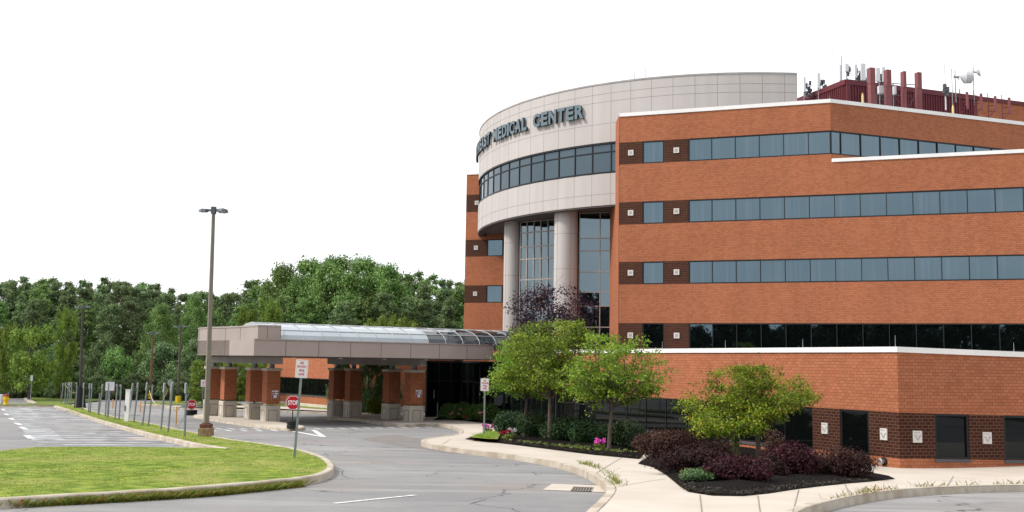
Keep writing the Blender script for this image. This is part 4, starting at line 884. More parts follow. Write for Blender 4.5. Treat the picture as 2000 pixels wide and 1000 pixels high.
def stop_sign(base, zc, R, lab, yaw=0.0, pole=True, bw=.5, bh=.32):
    t = thing('stop_sign', lab, 'stop sign', base, 'portable stop signs'); t.rotation_euler = (0, 0, yaw); z = zc - base.z
    def plate(r, y0, y1, m, nm, par):
        b = MB(); O = octo(r); b.v = [(x, y0, z + q) for x, q in O] + [(x, y1, z + q) for x, q in O]; b.f = [list(range(8)), list(range(15, 7, -1))] + [[k, (k + 1) % 8, 8 + (k + 1) % 8, 8 + k] for k in range(8)]; b.m = [0] * 10; return b.build(nm, m, par)
    pl = plate(R, -.004, .004, SIGNW, 'sign_plate', t); plate(R * .93, -.007, -.0045, RED, 'red_field', pl); face_text(t, 'STOP', R * .62, z, SIGNW, y=-.009, width=R * 1.38, parent=pl)
    if pole: m2 = MB(); m2.tube((0, .03, 0), (0, .03, z + R + .03), .024, None, 8); m2.build('pole', mat('dark_green_pole', (.015, .03, .025), rough=.5), t)
    # weighted rubber base: two stacked collars
    m2 = MB()
    for k in range(2): h = bh / 2; m2.lathe((0, .03, k * h), [(0, 0), (bw / 2 * .9, 0), (bw / 2, h * .2), (bw / 2, h * .8), (bw / 2 * .9, h * .98), (0, h * .98)], 20)
    m2.build('rubber_base', BLACK, t)
    return t
b_ = G(570.5, 837, .12); zc = D(571.5, 786.5, b_.y)[2]; yw = math.atan2(-b_.x, b_.y)
stop_sign(b_, zc, .385 * b_.y / 54, 'red STOP sign on black rubber base partly hidden behind the leaning sign post', yw, bw=.5, bh=.36)
b_ = G(373.5, 811, 0); zc = D(375, 790, b_.y)[2]; stop_sign(b_, zc, .0049 * b_.y, 'red STOP sign between the nearest thin leaning post and the tall lamp post', math.atan2(-b_.x, b_.y), bw=.75, bh=.34)
b_ = G(217, 781, 0); zc = D(218.5, 762.5, b_.y)[2]; stop_sign(b_, zc, .0028 * b_.y, 'tiny distant STOP sign beside the back of the large white sign', math.atan2(-b_.x, b_.y), bw=.7, bh=.28)

# leaning row of marker posts along the grass strip
names_ = ['first', 'second', 'third', 'fourth', 'fifth', 'sixth', 'seventh', 'eighth', 'ninth', 'tenth', 'eleventh', 'twelfth', 'thirteenth', 'fourteenth', 'fifteenth', 'sixteenth', 'seventeenth', 'eighteenth', 'nineteenth', 'twentieth', 'twenty-first', 'twenty-second', 'twenty-third', 'twenty-fourth', 'twenty-fifth']
posts = [(364, 749, 360, 853, 20), (337, 748, 328, 843, 18), (322, 749, 314, 839, 18), (298, 752, 289.5, 832, 0), (288, 748, 278, 830, 15), (270, 748, 261, 825, 10), (260, 750, 250, 822, 15), (236.4, 752, 232, 820.5, 4), (229, 751, 224, 819, 4), (212, 748, 209.8, 816, 0), (208, 762, 205.5, 814, 0), (201, 751.5, 192.5, 810, 8), (195, 768, 191, 809, 0), (180, 750, 175.8, 806, 10), (175.5, 749.5, 172.8, 805, 10), (164, 749, 161, 801, 10), (150.3, 748, 147.5, 797, 3), (140.3, 747.5, 138, 792.5, 8), (136.6, 748, 135, 791, 6), (134.3, 748, 130.2, 790.5, 5), (128.7, 748, 126.3, 789.5, 7), (124, 749, 118.5, 788.5, 8)]
def marker_post(xt, yt, xb, yb, sgn, lab):
    b = G(xb, yb, .13); tp = D(xt, yt, b.y); v = tp - b; L = v.length
    t = thing('marker_post', lab, 'sign post', b, 'leaning steel posts along the grass strip'); t.rotation_euler = (0, math.atan2(v.x, v.z), 0)
    m2 = MB(); m2.box((0, 0, L / 2 - .05), (.045, .05, L + .1)); m2.box((0.03, 0.01, L / 2 - .05), (.02, .02, L + .1)); m2.build('post', GALV, t)
    if sgn:
        h = sgn * b.y / F; q = MB(); q.box((-.01, -.03, L - h / 2 + .03), (.30, .006, h), rz=math.atan2(b.y, b.x) - rad(15)); q.build('sign_plate', mat('post_plate', (.72, .75, .78), rough=.5), t)
for k, pp in enumerate(posts): marker_post(*pp, f'thin leaning steel post in the grass strip, {names_[k]} counting left from the tall lamp post')
# other single posts and signs
def simple_sign(name, lab, cat, xb, yb, yt, plate, h=.0, m=SIGNW, back=False, pole_m=GALV, xt=None, grp=None):
    b = G(xb, yb, h); tp = D(xt or xb, yt, b.y); t = thing(name, lab, cat, b, grp); L = (tp - b).z; m2 = MB(); m2.box((0, .02, L / 2), (.05, .03, L)); m2.build('post', pole_m, t)
    if plate: w_, hh, dz_ = [v * b.y / F for v in plate]; q = MB(); q.box((0, -.005, L - hh / 2 + dz_), (w_, .012, hh)); q.build('sign_plate', m, t, bevel=.004)
    return t
simple_sign('white_signboard', 'large pale rectangular signboard standing on posts amid the leaning posts', 'signboard', 211.5, 815, 746, (17.5, 16.5, 0), .13, mat('sign_back', (.55, .56, .58), (.48, .49, .51), .5, 2))
simple_sign('far_sign', 'narrow grey-white sign on a thin pole by the far left verge', 'road sign', 59, 785, 733, (4.6, 11, 0), .08, mat('sign_back2', (.45, .47, .48), rough=.5))
simple_sign('far_marker', 'short thin pole behind the yellow hydrant', 'marker pole', 15, 786, 767, None, .08)
b = G(332, 786, .1); t = thing('round_sign', 'small round grey sign seen edge-on behind the leaning posts', 'road sign', b); L = (D(332.5, 741, b.y) - b).z; R = 7 * b.y / F
m2 = MB(); m2.tube((0, 0, 0), (0, 0, L), .04, None, 6); m2.build('post', GALV, t); m2 = MB(); m2.lathe((0, -.05, L - R), [(0, -.01), (R, -.01), (R, .01), (0, .01)], 20, ax=(.85, -.5, 0)); m2.build('sign_plate', MATS['sign_back2'], t)
b = G(369.5, 786, .1); m2 = MB(); L = (D(369.5, 756, b.y) - b).z; m2.tube((b.x, b.y, b.z), (b.x, b.y, b.z + L), .05, None, 6); tag(m2.build('marker_pole', mat('dark_steel', (.05, .055, .06), rough=.6)), 'dark bare pole behind the stop sign left of the canopy', 'pole')
# white boxed post
b = G(247.5, 823, .13); t = thing('white_post', 'broad white square post with a dark latch among the leaning posts', 'post', b); L = (D(248, 762, b.y) - b).z; w_ = 8 * b.y / F
m2 = MB(); m2.box((0, 0, L / 2), (w_, w_ * .8, L)); m2.build('body', SIGNW, t, bevel=.01); m2 = MB(); m2.box((-w_ * .4, -w_ * .42, L * .42), (w_ * .25, .03, .28)); m2.build('latch', BLACK, t); m2 = MB(); m2.box((0, 0, L + .015), (w_ + .04, w_ * .8 + .04, .04)); m2.build('cap', PALE, t)
# hydrant
b = G(11.5, 790, .08); t = thing('fire_hydrant', 'yellow fire hydrant with dark red top at the far left kerb', 'fire hydrant', b); m2 = MB(); m2.lathe((0, 0, 0), [(.20, 0), (.20, .06), (.14, .08), (.14, .5), (.17, .52), (.17, .58)], 16); m2.tube((-.24, 0, .4), (.24, 0, .4), .07, None, 10); m2.tube((0, -.24, .38), (0, 0, .38), .09, None, 10); m2.build('body', YELLOW, t)
m2 = MB(); m2.lathe((0, 0, .58), [(.16, 0), (.14, .10), (.06, .17), (.05, .22), (0, .22)], 16); m2.build('bonnet', mat('hydrant_red', (.30, .03, .03), rough=.6), t)
b = G(0.5, 789, .08); m2 = MB(); m2.box((b.x - .1, b.y, b.z + .35), (.5, .3, .7)); tag(m2.build('utility_box', PALE, bevel=.03), 'pale utility box cut by the left edge beside the hydrant', 'utility box')

# lamp posts
def lamp(name, lab, xb, yb, yt, xt, w0, w1, base=None, heads='main', m=BRONZE):
    b = G(xb, yb, .1); tp = D(xt, yt, b.y); H = tp.z - b.z
    t = thing(name, lab, 'lamp post', b, 'parking lot lamp posts'); lean = (tp.x - b.x) / H; t.rotation_euler = (0, math.atan(lean), 0)
    z0 = 0
    if base == 'conc':
        q = MB(); q.box((0, 0, .14), (.46, .46, .38)); q.build('concrete_base', mat('stained_base', (.30, .22, .12), (.16, .10, .06), .9, 6), t, bevel=.02); q = MB(); q.box((0, 0, .40), (.38, .38, .14)); q.box((0, 0, .48), (.26, .26, .05)); q.build('base_plate_cover', mat('rusty_plate', (.14, .05, .035), (.08, .03, .02), .8, 9), t, bevel=.02); z0 = .5
    if base == 'yellow': q = MB(); q.cyl((0, 0, 0), .22, .5, 16); q.build('yellow_base', YELLOW, t); z0 = .7
    if base == 'black': q = MB(); q.tube((0, 0, 0), (0, 0, 1.5), .40, .22, 12); q.build('black_wrap', BLACK, t)
    q = MB(); q.tube((0, 0, z0), (0, 0, H), w0 / 2 * 1.25, w1 / 2 * 1.25, 4); s = q.build('pole', m, t, bevel=.01); s.rotation_euler = (0, 0, rad(30))
    hd = mat('lamp_head_grey', (.085, .10, .115), (.07, .085, .10), .5, 2)
    q = MB(); q.box((0, 0, H + .06), (.16, .16, .26)); q.build('bracket', hd, t)
    for yaw in ((176, -14, 40) if heads == 'main' else (180, 0)):
        a = rad(yaw); ca, sa = math.cos(a), math.sin(a); q = MB()
        L1_ = .62
        def tr(x, y, z): return (x * ca - y * sa, x * sa + y * ca, H + .06 + z)
        prof = [(.05, .04, -.04, .03), (.20, .05, -.03, .05), (.27, .15, -.05, .045), (.42, .16, -.055, .055), (.52, .12, -.05, .025), (.56, .05, -.045, -.02)]
        for k in range(len(prof) - 1):
            (x0, w0_, a0, b0_), (x1, w1_, a1, b1_) = prof[k], prof[k + 1]
            q.hexa([tr(x0, -w0_, a0), tr(x1, -w1_, a1), tr(x1, w1_, a1), tr(x0, w0_, a0), tr(x0, -w0_ * .7, b0_), tr(x1, -w1_ * .7, b1_), tr(x1, w1_ * .7, b1_), tr(x0, w0_ * .7, b0_)])
        lh = q.build('lamp_head', hd, t); q = MB(); q.box(tr(.38, 0, -.062), (.22, .22, .006), rz=a); q.build('lens', PALE, lh)
lamp('street_lamp', 'tall foreground lamp post with winged heads on a rusty bolted concrete base', 402, 853.5, 414, 417.2, .19, .12, 'conc')
lamp('street_lamp', 'dark lamp post with black wrapped foot among the leaning posts', 156, 797, 601, 162, .20, .14, 'black', 'two', mat('dark_bronze_pole', (.06, .05, .045), rough=.6))
lamp('street_lamp', 'brown lamp post with yellow foot in the middle of the far lot', 293, 779, 652, 299, .22, .14, 'yellow', 'two', mat('rust_brown_pole', (.17, .095, .06), rough=.7))
lamp('street_lamp', 'slim lamp post on a round yellow foot, nearest the left of the canopy', 347.5, 786, 639, 353, .20, .13, 'yellow', 'two', mat('pole_brown_grey', (.12, .09, .08), rough=.7))
# orange barrier posts with drooping chain
def barrier(px, py, h, lab):
    b = G(px, py, 0); t = thing('barrier_post', lab, 'barrier post', b, 'orange barrier posts'); q = MB(); q.tube((0, 0, 0), (0, 0, h), .04, .035, 10); q.lathe((0, 0, h), [(.045, 0), (.045, .04), (0, .06)], 10); q.build('post', ORANGE, t); return b
B1 = barrier(343.5, 833, .9, 'orange barrier post on the drive between the posts and the stop sign'); B2 = barrier(274, 806, .65, 'small orange barrier post in the middle of the far lot'); B3 = barrier(220, 798, .6, 'faded orange barrier post right of the large white sign')
CH = mat('plastic_chain_yellow', (.70, .50, .25), rough=.6)
def chain(a, b, sag, lab, m=CH):
    pts_ = []
    for k in range(13): f = k / 12; p = a.lerp(b, f); pts_.append((p.x, p.y, p.z - sag * 4 * f * (1 - f)))
    q = MB(); q.chain(pts_, [.012] * 13, 5); tag(q.build('chain', m), lab, 'chain', 'drooping barrier chains')
up = Vector((0, 0, .8))
p360 = G(360, 851, .13); p328 = G(328, 842, .13)
chain(B1 + up, p360 + Vector((.1, 0, 1.5)), .12, 'grey rope from the orange post up to the nearest leaning post', GALV); chain(B1 + Vector((0, 0, .1)), p360 + Vector((0, 0, .8)), .2, 'dark rope sagging low from the orange post to the nearest leaning post', GALV); chain(B1 + up, p328 + Vector((0, 0, 1.7)), .35, 'yellow plastic chain sagging left of the orange post')
chain(p328 + Vector((-.2, .3, 1.6)), G(288, 832, .13) + Vector((0, 0, 1.6)), .6, 'yellow chain drooping between leaning posts in the grass strip'); chain(G(150, 797) + Vector((0, 0, 1.2)), G(126, 789) + Vector((0, 0, 1.5)), .35, 'pale chain between the farthest leaning posts')

# ------------------------------------------------------------------ roof-top equipment
def rp(px, py, Y): return D(px, py, Y)
def slab(px, yt, yb, wpx, Y, m, lab, name='antenna_cover', grp='tall maroon antenna covers', dep=.35, cat='antenna'):
    a = rp(px, yt, Y); b = rp(px, yb, Y); t = thing(name, lab, cat, (b.x, b.y, b.z), grp); H = a.z - b.z; w_ = wpx * Y / F; q = MB(); q.box((0, 0, H * .28), (w_, dep, H * .56), rz=rad(15)); q.box((0, 0, H * .78), (w_, dep, H * .436), rz=rad(15)); q.build('cover', m, t, bevel=.015)
    q = MB(); q.box((0, 0, H * .56), (w_ + .012, dep + .012, .02), rz=rad(15)); q.build('seam', MAROON, t); return t
for k, (px, yt, yb, wp) in enumerate(((1703, 133, 206, 11.5), (1735, 137, 212, 10.5), (1766, 140, 214, 6.5), (1795, 142, 216, 9.5))):
    slab(px, yt, yb, wp, 63.5 + k * .45, MAROON2, ['tallest maroon antenna cover, leftmost of the four on the roof', 'second maroon antenna cover from the left, beside grey boxes', 'narrow third maroon antenna cover on the roof', 'rightmost of the four tall maroon antenna covers'][k])
def panel_ant(px, yt, yb, wpx, Y, lab, gear=0, m=PALE):
    b = rp(px, yb, Y); a = rp(px, yt, Y); t = thing('panel_antenna', lab, 'antenna', (b.x, b.y, b.z), 'pale panel antennas on the roof'); H = a.z - b.z; w_ = wpx * Y / F
    q = MB(); q.box((0, 0, H / 2), (w_, .14, H)); q.build('panel', m, t, bevel=.02)
    q = MB(); q.tube((w_ * .2, .2, -1.6), (w_ * .2, .2, H * .8), .04, None, 6); q.box((w_ * .2, .12, H * .75), (.05, .2, .05)); q.box((w_ * .2, .12, H * .25), (.05, .2, .05)); q.build('mast', GALV, t)
    if gear:
        q = MB(); r_ = random.Random(int(px)); DG = mat('radio_gear', (.05, .06, .065), (.14, .15, .16), .6, 6, lo=.45, hi=.55)
        for _ in range(gear): q.box((gear_dir * r_.uniform(.1, .55), .25 + r_.uniform(-.1, .1), r_.uniform(-.2, H * .7)), (r_.uniform(.08, .28), .16, r_.uniform(.12, .4)), rz=r_.uniform(-.6, .6))
        for _ in range(gear): z = r_.uniform(-.6, H * .6); q.tube((0, .2, z), (gear_dir * r_.uniform(.3, .7), .3, z + r_.uniform(-.4, .4)), .018, None, 4)
        q.build('radio_units', DG, t)
gear_dir = 1
panel_ant(1571.5, 151, 180, 4, 71, 'slim white antenna panel nearest the beige curved roof', 9); panel_ant(1599, 143, 173, 5, 70.5, 'white antenna panel with dark cables, second right of the beige curved roof', 8)
panel_ant(1642, 127, 158, 4.5, 70, 'faint white antenna panel beside the thin steel mast at the maroon corner', 0); panel_ant(1654, 125, 140, 7, 71, 'small white square antenna above the maroon roof corner', 4)
panel_ant(1672, 126, 152, 5, 70, 'grey antenna with bundled dark radio units on the maroon roof', 14); panel_ant(1686, 124, 157, 9.5, 69.5, 'wide pale grey antenna panel left of the tallest maroon cover', 0)
gear_dir = -1
panel_ant(1697, 134, 160, 8, 70, 'grey-green antenna half behind the tallest maroon cover', 8, mat('grey_green_plastic', (.28, .32, .33), rough=.5)); gear_dir = 1
panel_ant(1715, 133, 159, 8, 70, 'pale antenna with dark radio units between the first two maroon covers', 12); panel_ant(1726, 131, 160, 6.5, 70, 'slim pale antenna just left of the second maroon cover', 0)
def boxdev(px, py, w_, h_, Y, lab):
    p = rp(px, py, Y); t = thing('equipment_box', lab, 'equipment box', (p.x, p.y, p.z), 'equipment boxes by the antenna covers'); a, b = w_ * Y / F, h_ * Y / F; q = MB(); q.box((0, 0, 0), (a, .3, b)); q.build('case', PALE, t, bevel=.03); q = MB(); q.tube((0, .2, b / 2 + .3), (0, .2, -2.0), .035, None, 6); q.build('pole', GALV, t)
boxdev(1720, 176, 11, 16, 64.5, 'pale round-cornered box between the first and second maroon covers'); boxdev(1747, 177, 5.5, 17, 64.8, 'grey narrow box right of the second maroon cover')
q = MB()
for x0, y0, x1, y1, r in ((1712, 184, 1768, 187, .03), (1742, 163, 1790, 166, .03), (1712, 184, 1730, 205, .025), (1745, 187, 1760, 203, .025), (1768, 187, 1792, 189, .02), (1775, 210, 1790, 180, .02), (1722, 166, 1730, 160, .03)): q.tube(rp(x0, y0, 65.0), rp(x1, y1, 65.2), r, None, 5)
q.tube(rp(1712, 184, 65), rp(1712, 208, 65), .03, None, 5); q.tube(rp(1768, 187, 65), rp(1768, 214, 65), .03, None, 5)
r_ = random.Random(9)
for _ in range(16): p = rp(1720 + r_.uniform(0, 20), 190 + r_.uniform(-8, 12), 65.1); q.box(p, (r_.uniform(.08, .25), .15, r_.uniform(.08, .25)), rz=r_.uniform(0, 1))
tag(q.build('pipe_rack', mat('antenna_steel', (.12, .08, .09), rough=.6)), 'tangle of steel pipes and clamps linking the maroon antenna covers', 'pipe rack')
def whip(px, yt, yb, Y, r, lab, m=GALV, parts=()):
    a = rp(px, yt, Y); b = rp(px, yb, Y); t = thing('mast', lab, 'antenna mast', (b.x, b.y, b.z), 'antenna masts on the roof'); H = a.z - b.z; q = MB(); q.tube((0, 0, 0), (0, 0, H), r, r * .7, 6); q.build('pole', m, t); return t, H
THIN = mat('pale_whip', (.55, .55, .56), rough=.5)
for px, yt, yb, Y, r, lab, m in ((1572.5, 85, 190, 71, .014, 'very thin pale whip antenna nearest the beige curved roof', THIN), (1602, 88, 185, 71, .014, 'second very thin whip antenna from the beige curved roof', THIN), (1627.5, 92, 178, 71, .014, 'third very thin whip antenna left of the steel mast', THIN), (1644.5, 110, 172, 69, .035, 'thin steel mast at the left corner of the maroon penthouse', GALV), (1861, 134, 215, 63.5, .03, 'thin mast left of the big drum dish', GALV), (1261, 130, 156, 64.6, .015, 'thin rod standing on the beige curved parapet', GALV), (1239.5, 140, 159, 66, .03, 'short rod on the beige curved parapet left of the thin rod', THIN), (940.5, 325, 342, 82, .025, 'short bent rod on the far brick tower roof', GALV)): whip(px, yt, yb, Y, r, lab, m)
for px, yt, lab in ((1685, 183, 'yellow capped vent stub near the maroon corner'), (1861.5, 206, 'yellow capped vent stub at the foot of the mast')):
    Y = 60.8 if px < 1700 else 62.2; b = rp(px, yt + 16, Y); q = MB(); q.lathe((0, 0, 0), [(.07, -.3), (.07, .35), (.04, .45), (.03, .55), (0, .56)], 10); o = q.build('vent_stub', mat('cream_yellow', (.70, .58, .26), rough=.6)); o.location = b; tag(o, lab, 'vent stub', 'yellow vent stubs')
t, H = whip(1847.5, 125, 215, 66, .045, 'white cylindrical antenna mast with grey radio units', PALE); q = MB()
for z, x in ((H * .50, -.08), (H * .44, .1), (H * .40, -.1), (H * .35, .06)): q.box((x, -.1, z), (.2, .16, .32))
q.build('radio_units', mat('grey_units', (.10, .11, .12), rough=.6), t)
# drum dish and small dish
t, H = whip(1867, 138, 200, 66, .04, 'mast carrying the big white drum dish'); p = rp(1884, 149, 66); t2 = thing('drum_dish', 'large white drum shaped microwave dish on the roof', 'dish antenna', (p.x, p.y, p.z)); ax = (.99, -.12, 0); R = 14.5 * 66 / F
DISH = mat('dish_white', (.62, .62, .65), (.55, .55, .58), .5, 1)
q = MB(); q.lathe((0, 0, 0), [(0, -.28), (R * .35, -.24), (R * .8, -.08), (R, 0), (R, .40), (R * .98, .42), (0, .44)], 28, ax=ax); q.build('shroud', DISH, t2, smooth=False); q = MB(); q.tube((-.28, .12, 0), (-.62, .26, 0), .07, None, 8); q.tube((-.3, .1, -.2), (-.6, .2, .1), .03, None, 6); q.build('mount', GALV, t2)
t, H = whip(1903, 130, 205, 66, .035, 'mast carrying the small dish at the right of the roof'); p = rp(1911, 141, 66); t2 = thing('small_dish', 'small white dish antenna right of the big drum dish', 'dish antenna', (p.x, p.y, p.z)); R = 9.5 * 66 / F
q = MB(); q.lathe((0, 0, 0), [(0, -.14), (R * .5, -.10), (R, .02), (R * .96, .05), (0, .12)], 24, ax=(.85, -.4, .3)); q.build('reflector', DISH, t2); q = MB(); q.tube((-.1, .05, 0), (-.3, .1, .05), .04, None, 6); q.build('mount', BLACK, t2)
for k, (px, yt, yb) in enumerate(((1889.5, 181, 213), (1917, 184, 216), (1944.5, 189, 219), (1972, 192, 224))):
    Y = 64.0 + k * .5; b = rp(px, yb, Y); a = rp(px, yt, Y); H = a.z - b.z; t = thing('bracket_antenna', 'small maroon curved antenna panel on a pipe bracket, ' + ['leftmost', 'second', 'third', 'rightmost'][k] + ' of four', 'antenna', b, 'small maroon bracket antennas')
    q = MB(); q.box((0, 0, H / 2 + .1), (.16, .12, H - .1)); q.box((.02, -.02, H / 2), (.09, .16, H + .02)); q.build('panel', MAROON2, t, bevel=.03)
    q = MB(); q.tube((-.42, .1, -.5), (-.42, .1, H + .25), .028, None, 6)
    for z in (.08, H * .45, H * .85): q.tube((-.42, .1, z), (0, .05, z), .025, None, 6)
    q.tube((-.1, .1, .0), (-.5, .1, -.4), .025, None, 6); q.build('pipe_bracket', MAROON, t)

# ------------------------------------------------------------------ vegetation
def leafmesh(name, blobs, n, size, m, parent=None, aspect=.5, shell=.55, up=.25, seed=1, flat=False, cvar=.5, fuzz=0.0):
    """many leaf faces spread through the blobs (centre, radii): ONE mesh"""
    r = np.random.RandomState(seed); C = np.array([b[0] for b in blobs], float); R = np.array([b[1] for b in blobs], float)
    wt = (R[:, 0] * R[:, 1] * R[:, 2]) ** (2 / 3); wt /= wt.sum(); idx = r.choice(len(blobs), n, p=wt)
    d = r.normal(size=(n, 3)); d /= np.linalg.norm(d, axis=1)[:, None]; rr_ = shell + (1 - shell) * r.rand(n) ** .6; rr_ = rr_ * (1 + .12 * r.normal(size=n))
    P = C[idx] + d * R[idx] * (rr_ * (1 + fuzz * r.normal(size=n)))[:, None]
    nrm = d * .7 + r.normal(size=(n, 3)) * .6 + np.array([0, 0, up]); nrm /= np.linalg.norm(nrm, axis=1)[:, None]
    a = np.cross(nrm, r.normal(size=(n, 3))); a /= np.linalg.norm(a, axis=1)[:, None]; b = np.cross(nrm, a); s = size * (.6 + .8 * r.rand(n))
    a *= s[:, None] / 2 * (1.0); b *= (s * aspect)[:, None] / 2
    V = np.stack([P - a, P + b - a * .1, P + a, P - b - a * .1], 1).reshape(-1, 3); V[1::4] += nrm * (s * .12)[:, None]; V[3::4] += nrm * (s * .12)[:, None]
    me = bpy.data.meshes.new(name); me.vertices.add(4 * n); me.vertices.foreach_set('co', V.ravel().astype('f')); me.loops.add(4 * n); me.loops.foreach_set('vertex_index', np.arange(4 * n, dtype='i'))
    me.polygons.add(n); me.polygons.foreach_set('loop_start', np.arange(0, 4 * n, 4, dtype='i'))
    try: me.polygons.foreach_set('loop_total', np.full(n, 4, 'i'))
    except Exception: pass
    me.update(calc_edges=True)
    bv = r.rand(len(blobs)); vv = np.clip(bv[idx] * cvar + r.rand(n) * (1 - cvar), 0, 1); at = me.attributes.new('var', 'FLOAT', 'FACE'); at.data.foreach_set('value', vv.astype('f'))
    return link(name, me, m, parent)
def skeleton(seed, H, th, r0, spread, nl, lean=0.0, droop=0.0, up=.75, kids=4, sub=True, cl=1.0):
    """trunk and limbs as tapered chains; returns (builder, tip points)"""
    r = random.Random(seed); mb = MB(); tips = []
    top = Vector((lean, 0, th)); pts = [Vector((0, 0, -.2)), Vector((lean * .3 + r.uniform(-.03, .03), r.uniform(-.03, .03), th * .45)), top]; mb.chain(pts, [r0 * 1.35, r0, r0 * .85], 10)
    for k in range(nl):
        az = 2 * math.pi * (k + r.uniform(-.3, .3)) / nl; f = (k % 3) / 3.0; el = rad(22 + 50 * ((k * .618) % 1.0)) * up; L = spread * (1 - .25 * math.sin(el)) * r.uniform(.8, 1.1)
        L = L * math.cos(el) + (H - th) * math.sin(el) * 1.0
        d = Vector((math.cos(az) * math.cos(el), math.sin(az) * math.cos(el), math.sin(el))); s = top - Vector((0, 0, r.uniform(0, .25) * th * .35)); p = s.copy(); cur = d.copy(); ch = [p.copy()]; n = 5; 
        for q in range(n): cur = (cur + Vector((r.uniform(-.25, .25), r.uniform(-.25, .25), .10 - droop * q))).normalized(); p = p + cur * L / n; ch.append(p.copy())
        rr_ = [r0 * .55 * (1 - q / (n + .8)) for q in range(n + 1)]; mb.chain(ch, rr_, 7); tips.append((ch[-1], 1.0))
        for q in range(1, n + 1):
            for j in range(kids if sub else 1):
                dd = Vector((r.uniform(-1, 1), r.uniform(-1, 1), r.uniform(-.15, .7))).normalized(); dd = (dd + cur * .5).normalized(); l2 = L * .30 * r.uniform(.6, 1.2); e = ch[q] + dd * l2; mid = ch[q].lerp(e, .5) + Vector((0, 0, .04 * l2))
                mb.chain([ch[q], mid, e], [rr_[q] * .6, rr_[q] * .4, .008], 5); tips.append((e, .75)); tips.append((mid, .6))
    return mb, tips
# --- the three small planted trees
LF1 = leafmat('leaf_bright', (.065, .14, .012), (.25, .39, .04), (.46, .46, .06), trans=.32)
LF2 = leafmat('leaf_lime', (.075, .13, .008), (.24, .32, .02), (.42, .28, .03), trans=.30)
def planted(name, lab, base, H, th, r0, spread, nl, nleaf, size, m, seed, lean=0, blob=.38, kids=4, cat='tree', up=.75, flatz=.5, zmin=None, bark=BARK, dome=.45):
    t = thing(name, lab, cat, base); mb, tips = skeleton(seed, H, th, r0, spread, nl, lean, up=up, kids=kids)
    rmx = max(math.hypot(p.x - lean, p.y) for p, _ in tips)
    def sag(x, y, z): q = math.hypot(x - lean, y) / rmx; return z - dome * (H - th) * q * q * max(0., min(1., (z - th * .6) / .3))
    mb.v = [(x, y, sag(x, y, z)) for x, y, z in mb.v]; tips = [(Vector((p.x, p.y, sag(p.x, p.y, p.z))), w_) for p, w_ in tips]; mb.build('trunk', bark, t)
    zmx = max(p.z for p, _ in tips); k = H / zmx
    for tpz in ():pass
    r = random.Random(seed); bl = []
    for p, w_ in tips:
        if zmin is not None and p.z < zmin: continue
        b = blob * (.7 + .6 * r.random()) * (.8 + .4 * w_); bl.append(((p.x, p.y, min(p.z, H)), (b, b, b * flatz)))
    leafmesh('crown', bl, nleaf, size, m, t, seed=seed, shell=.1, aspect=.55, up=.5, cvar=.65); return t
planted('small_tree', 'leafy green tree nearest the entrance, its thin trunk rising from the hedge', G(1024, 853, .25), 3.5, 1.5, .055, .90, 11, 12000, .10, LF1, 3, lean=.1, blob=.34, zmin=.95, up=.95)
planted('small_tree', 'full green tree in front of the purple plum, beside the entrance tree', G(1073, 860, .25), 4.15, 1.6, .07, 1.1, 13, 15000, .10, LF1, 5, blob=.32, zmin=.95, up=1.05)
planted('small_tree', 'spreading layered tree with a slim leaning trunk beside the pink flowers in the middle bed', G(1189, 876, .25), 3.5, 1.4, .06, 1.30, 12, 10000, .095, LF1, 17, lean=.12, blob=.27, kids=4, zmin=1.0, up=.9)
planted('small_tree', 'broad lime green tree above the red shrubs in front of the lower brick wing', G(1481, 896, .25), 2.75, .95, .075, 1.7, 13, 15000, .085, LF2, 23, lean=-.05, blob=.25, kids=4, zmin=.6, up=.85)
planted('side_tree', 'low lime green sapling leaning out left of the broad lime tree', G(1412, 897, .25), 1.75, .6, .04, 1.25, 7, 5000, .085, LF2, 29, blob=.28, kids=3, zmin=.3, up=.6)
PLUM = leafmat('leaf_plum', (.022, .008, .014), (.065, .028, .042), (.13, .07, .10), trans=.25)
pb = Vector((2.1, 57.5, gz(2.1, 57.5)))
planted('plum_tree', 'dark purple leaved plum tree in front of the round columns', pb, 7.45, 2.6, .14, 1.75, 12, 18000, .14, PLUM, 31, blob=.55, kids=4, zmin=3.0, flatz=.8, up=.9)
# --- columnar variegated shrub
EU = leafmat('leaf_variegated', (.09, .13, .03), (.25, .30, .12), (.42, .44, .25), trans=.2)
b = G(1437, 893, .25); t = thing('columnar_shrub', 'narrow upright variegated shrub left of the lime tree trunk', 'shrub', b)
q = MB(); q.chain([(0, 0, -.1), (0, 0, 1.5)], [.03, .02], 6); q.build('stem', BARK, t); leafmesh('foliage', [((.02 * math.sin(k), 0, .1 + .16 * k), (.13, .13, .14)) for k in range(9)], 1800, .06, EU, t, seed=4, shell=.6)
# --- shrubs
def shrub(name, lab, base, rx, ry, h, n, size, m, seed, grp=None, lumps=16, cat='shrub', aspect=.5, up=.5):
    t = thing(name, lab, cat, base, grp); r = random.Random(seed); bl = []
    for k in range(lumps):
        a = r.uniform(0, 6.283); f = math.sqrt(r.random()) * .72; z = h * (.22 + .5 * r.random() * (1 - f * f * .6)); q = h * r.uniform(.22, .36); bl.append(((rx * f * math.cos(a), ry * f * math.sin(a), z), (rx * .42, ry * .42, q)))
    bl.append(((0, 0, h * .45), (rx * .8, ry * .8, h * .5)))
    q = MB()
    for k in range(7): a = r.uniform(0, 6.283); q.chain([(0, 0, -.05), (rx * .25 * math.cos(a), ry * .25 * math.sin(a), h * .35), (rx * .55 * math.cos(a), ry * .55 * math.sin(a), h * .65)], [.02, .014, .006], 5)
    q.build('stem', BARK, t); leafmesh('foliage', bl, n, size, m, t, seed=seed, shell=.72, aspect=aspect, up=up); return t
BAR = leafmat('leaf_barberry', (.013, .004, .004), (.038, .011, .011), (.085, .032, .022), trans=.2)
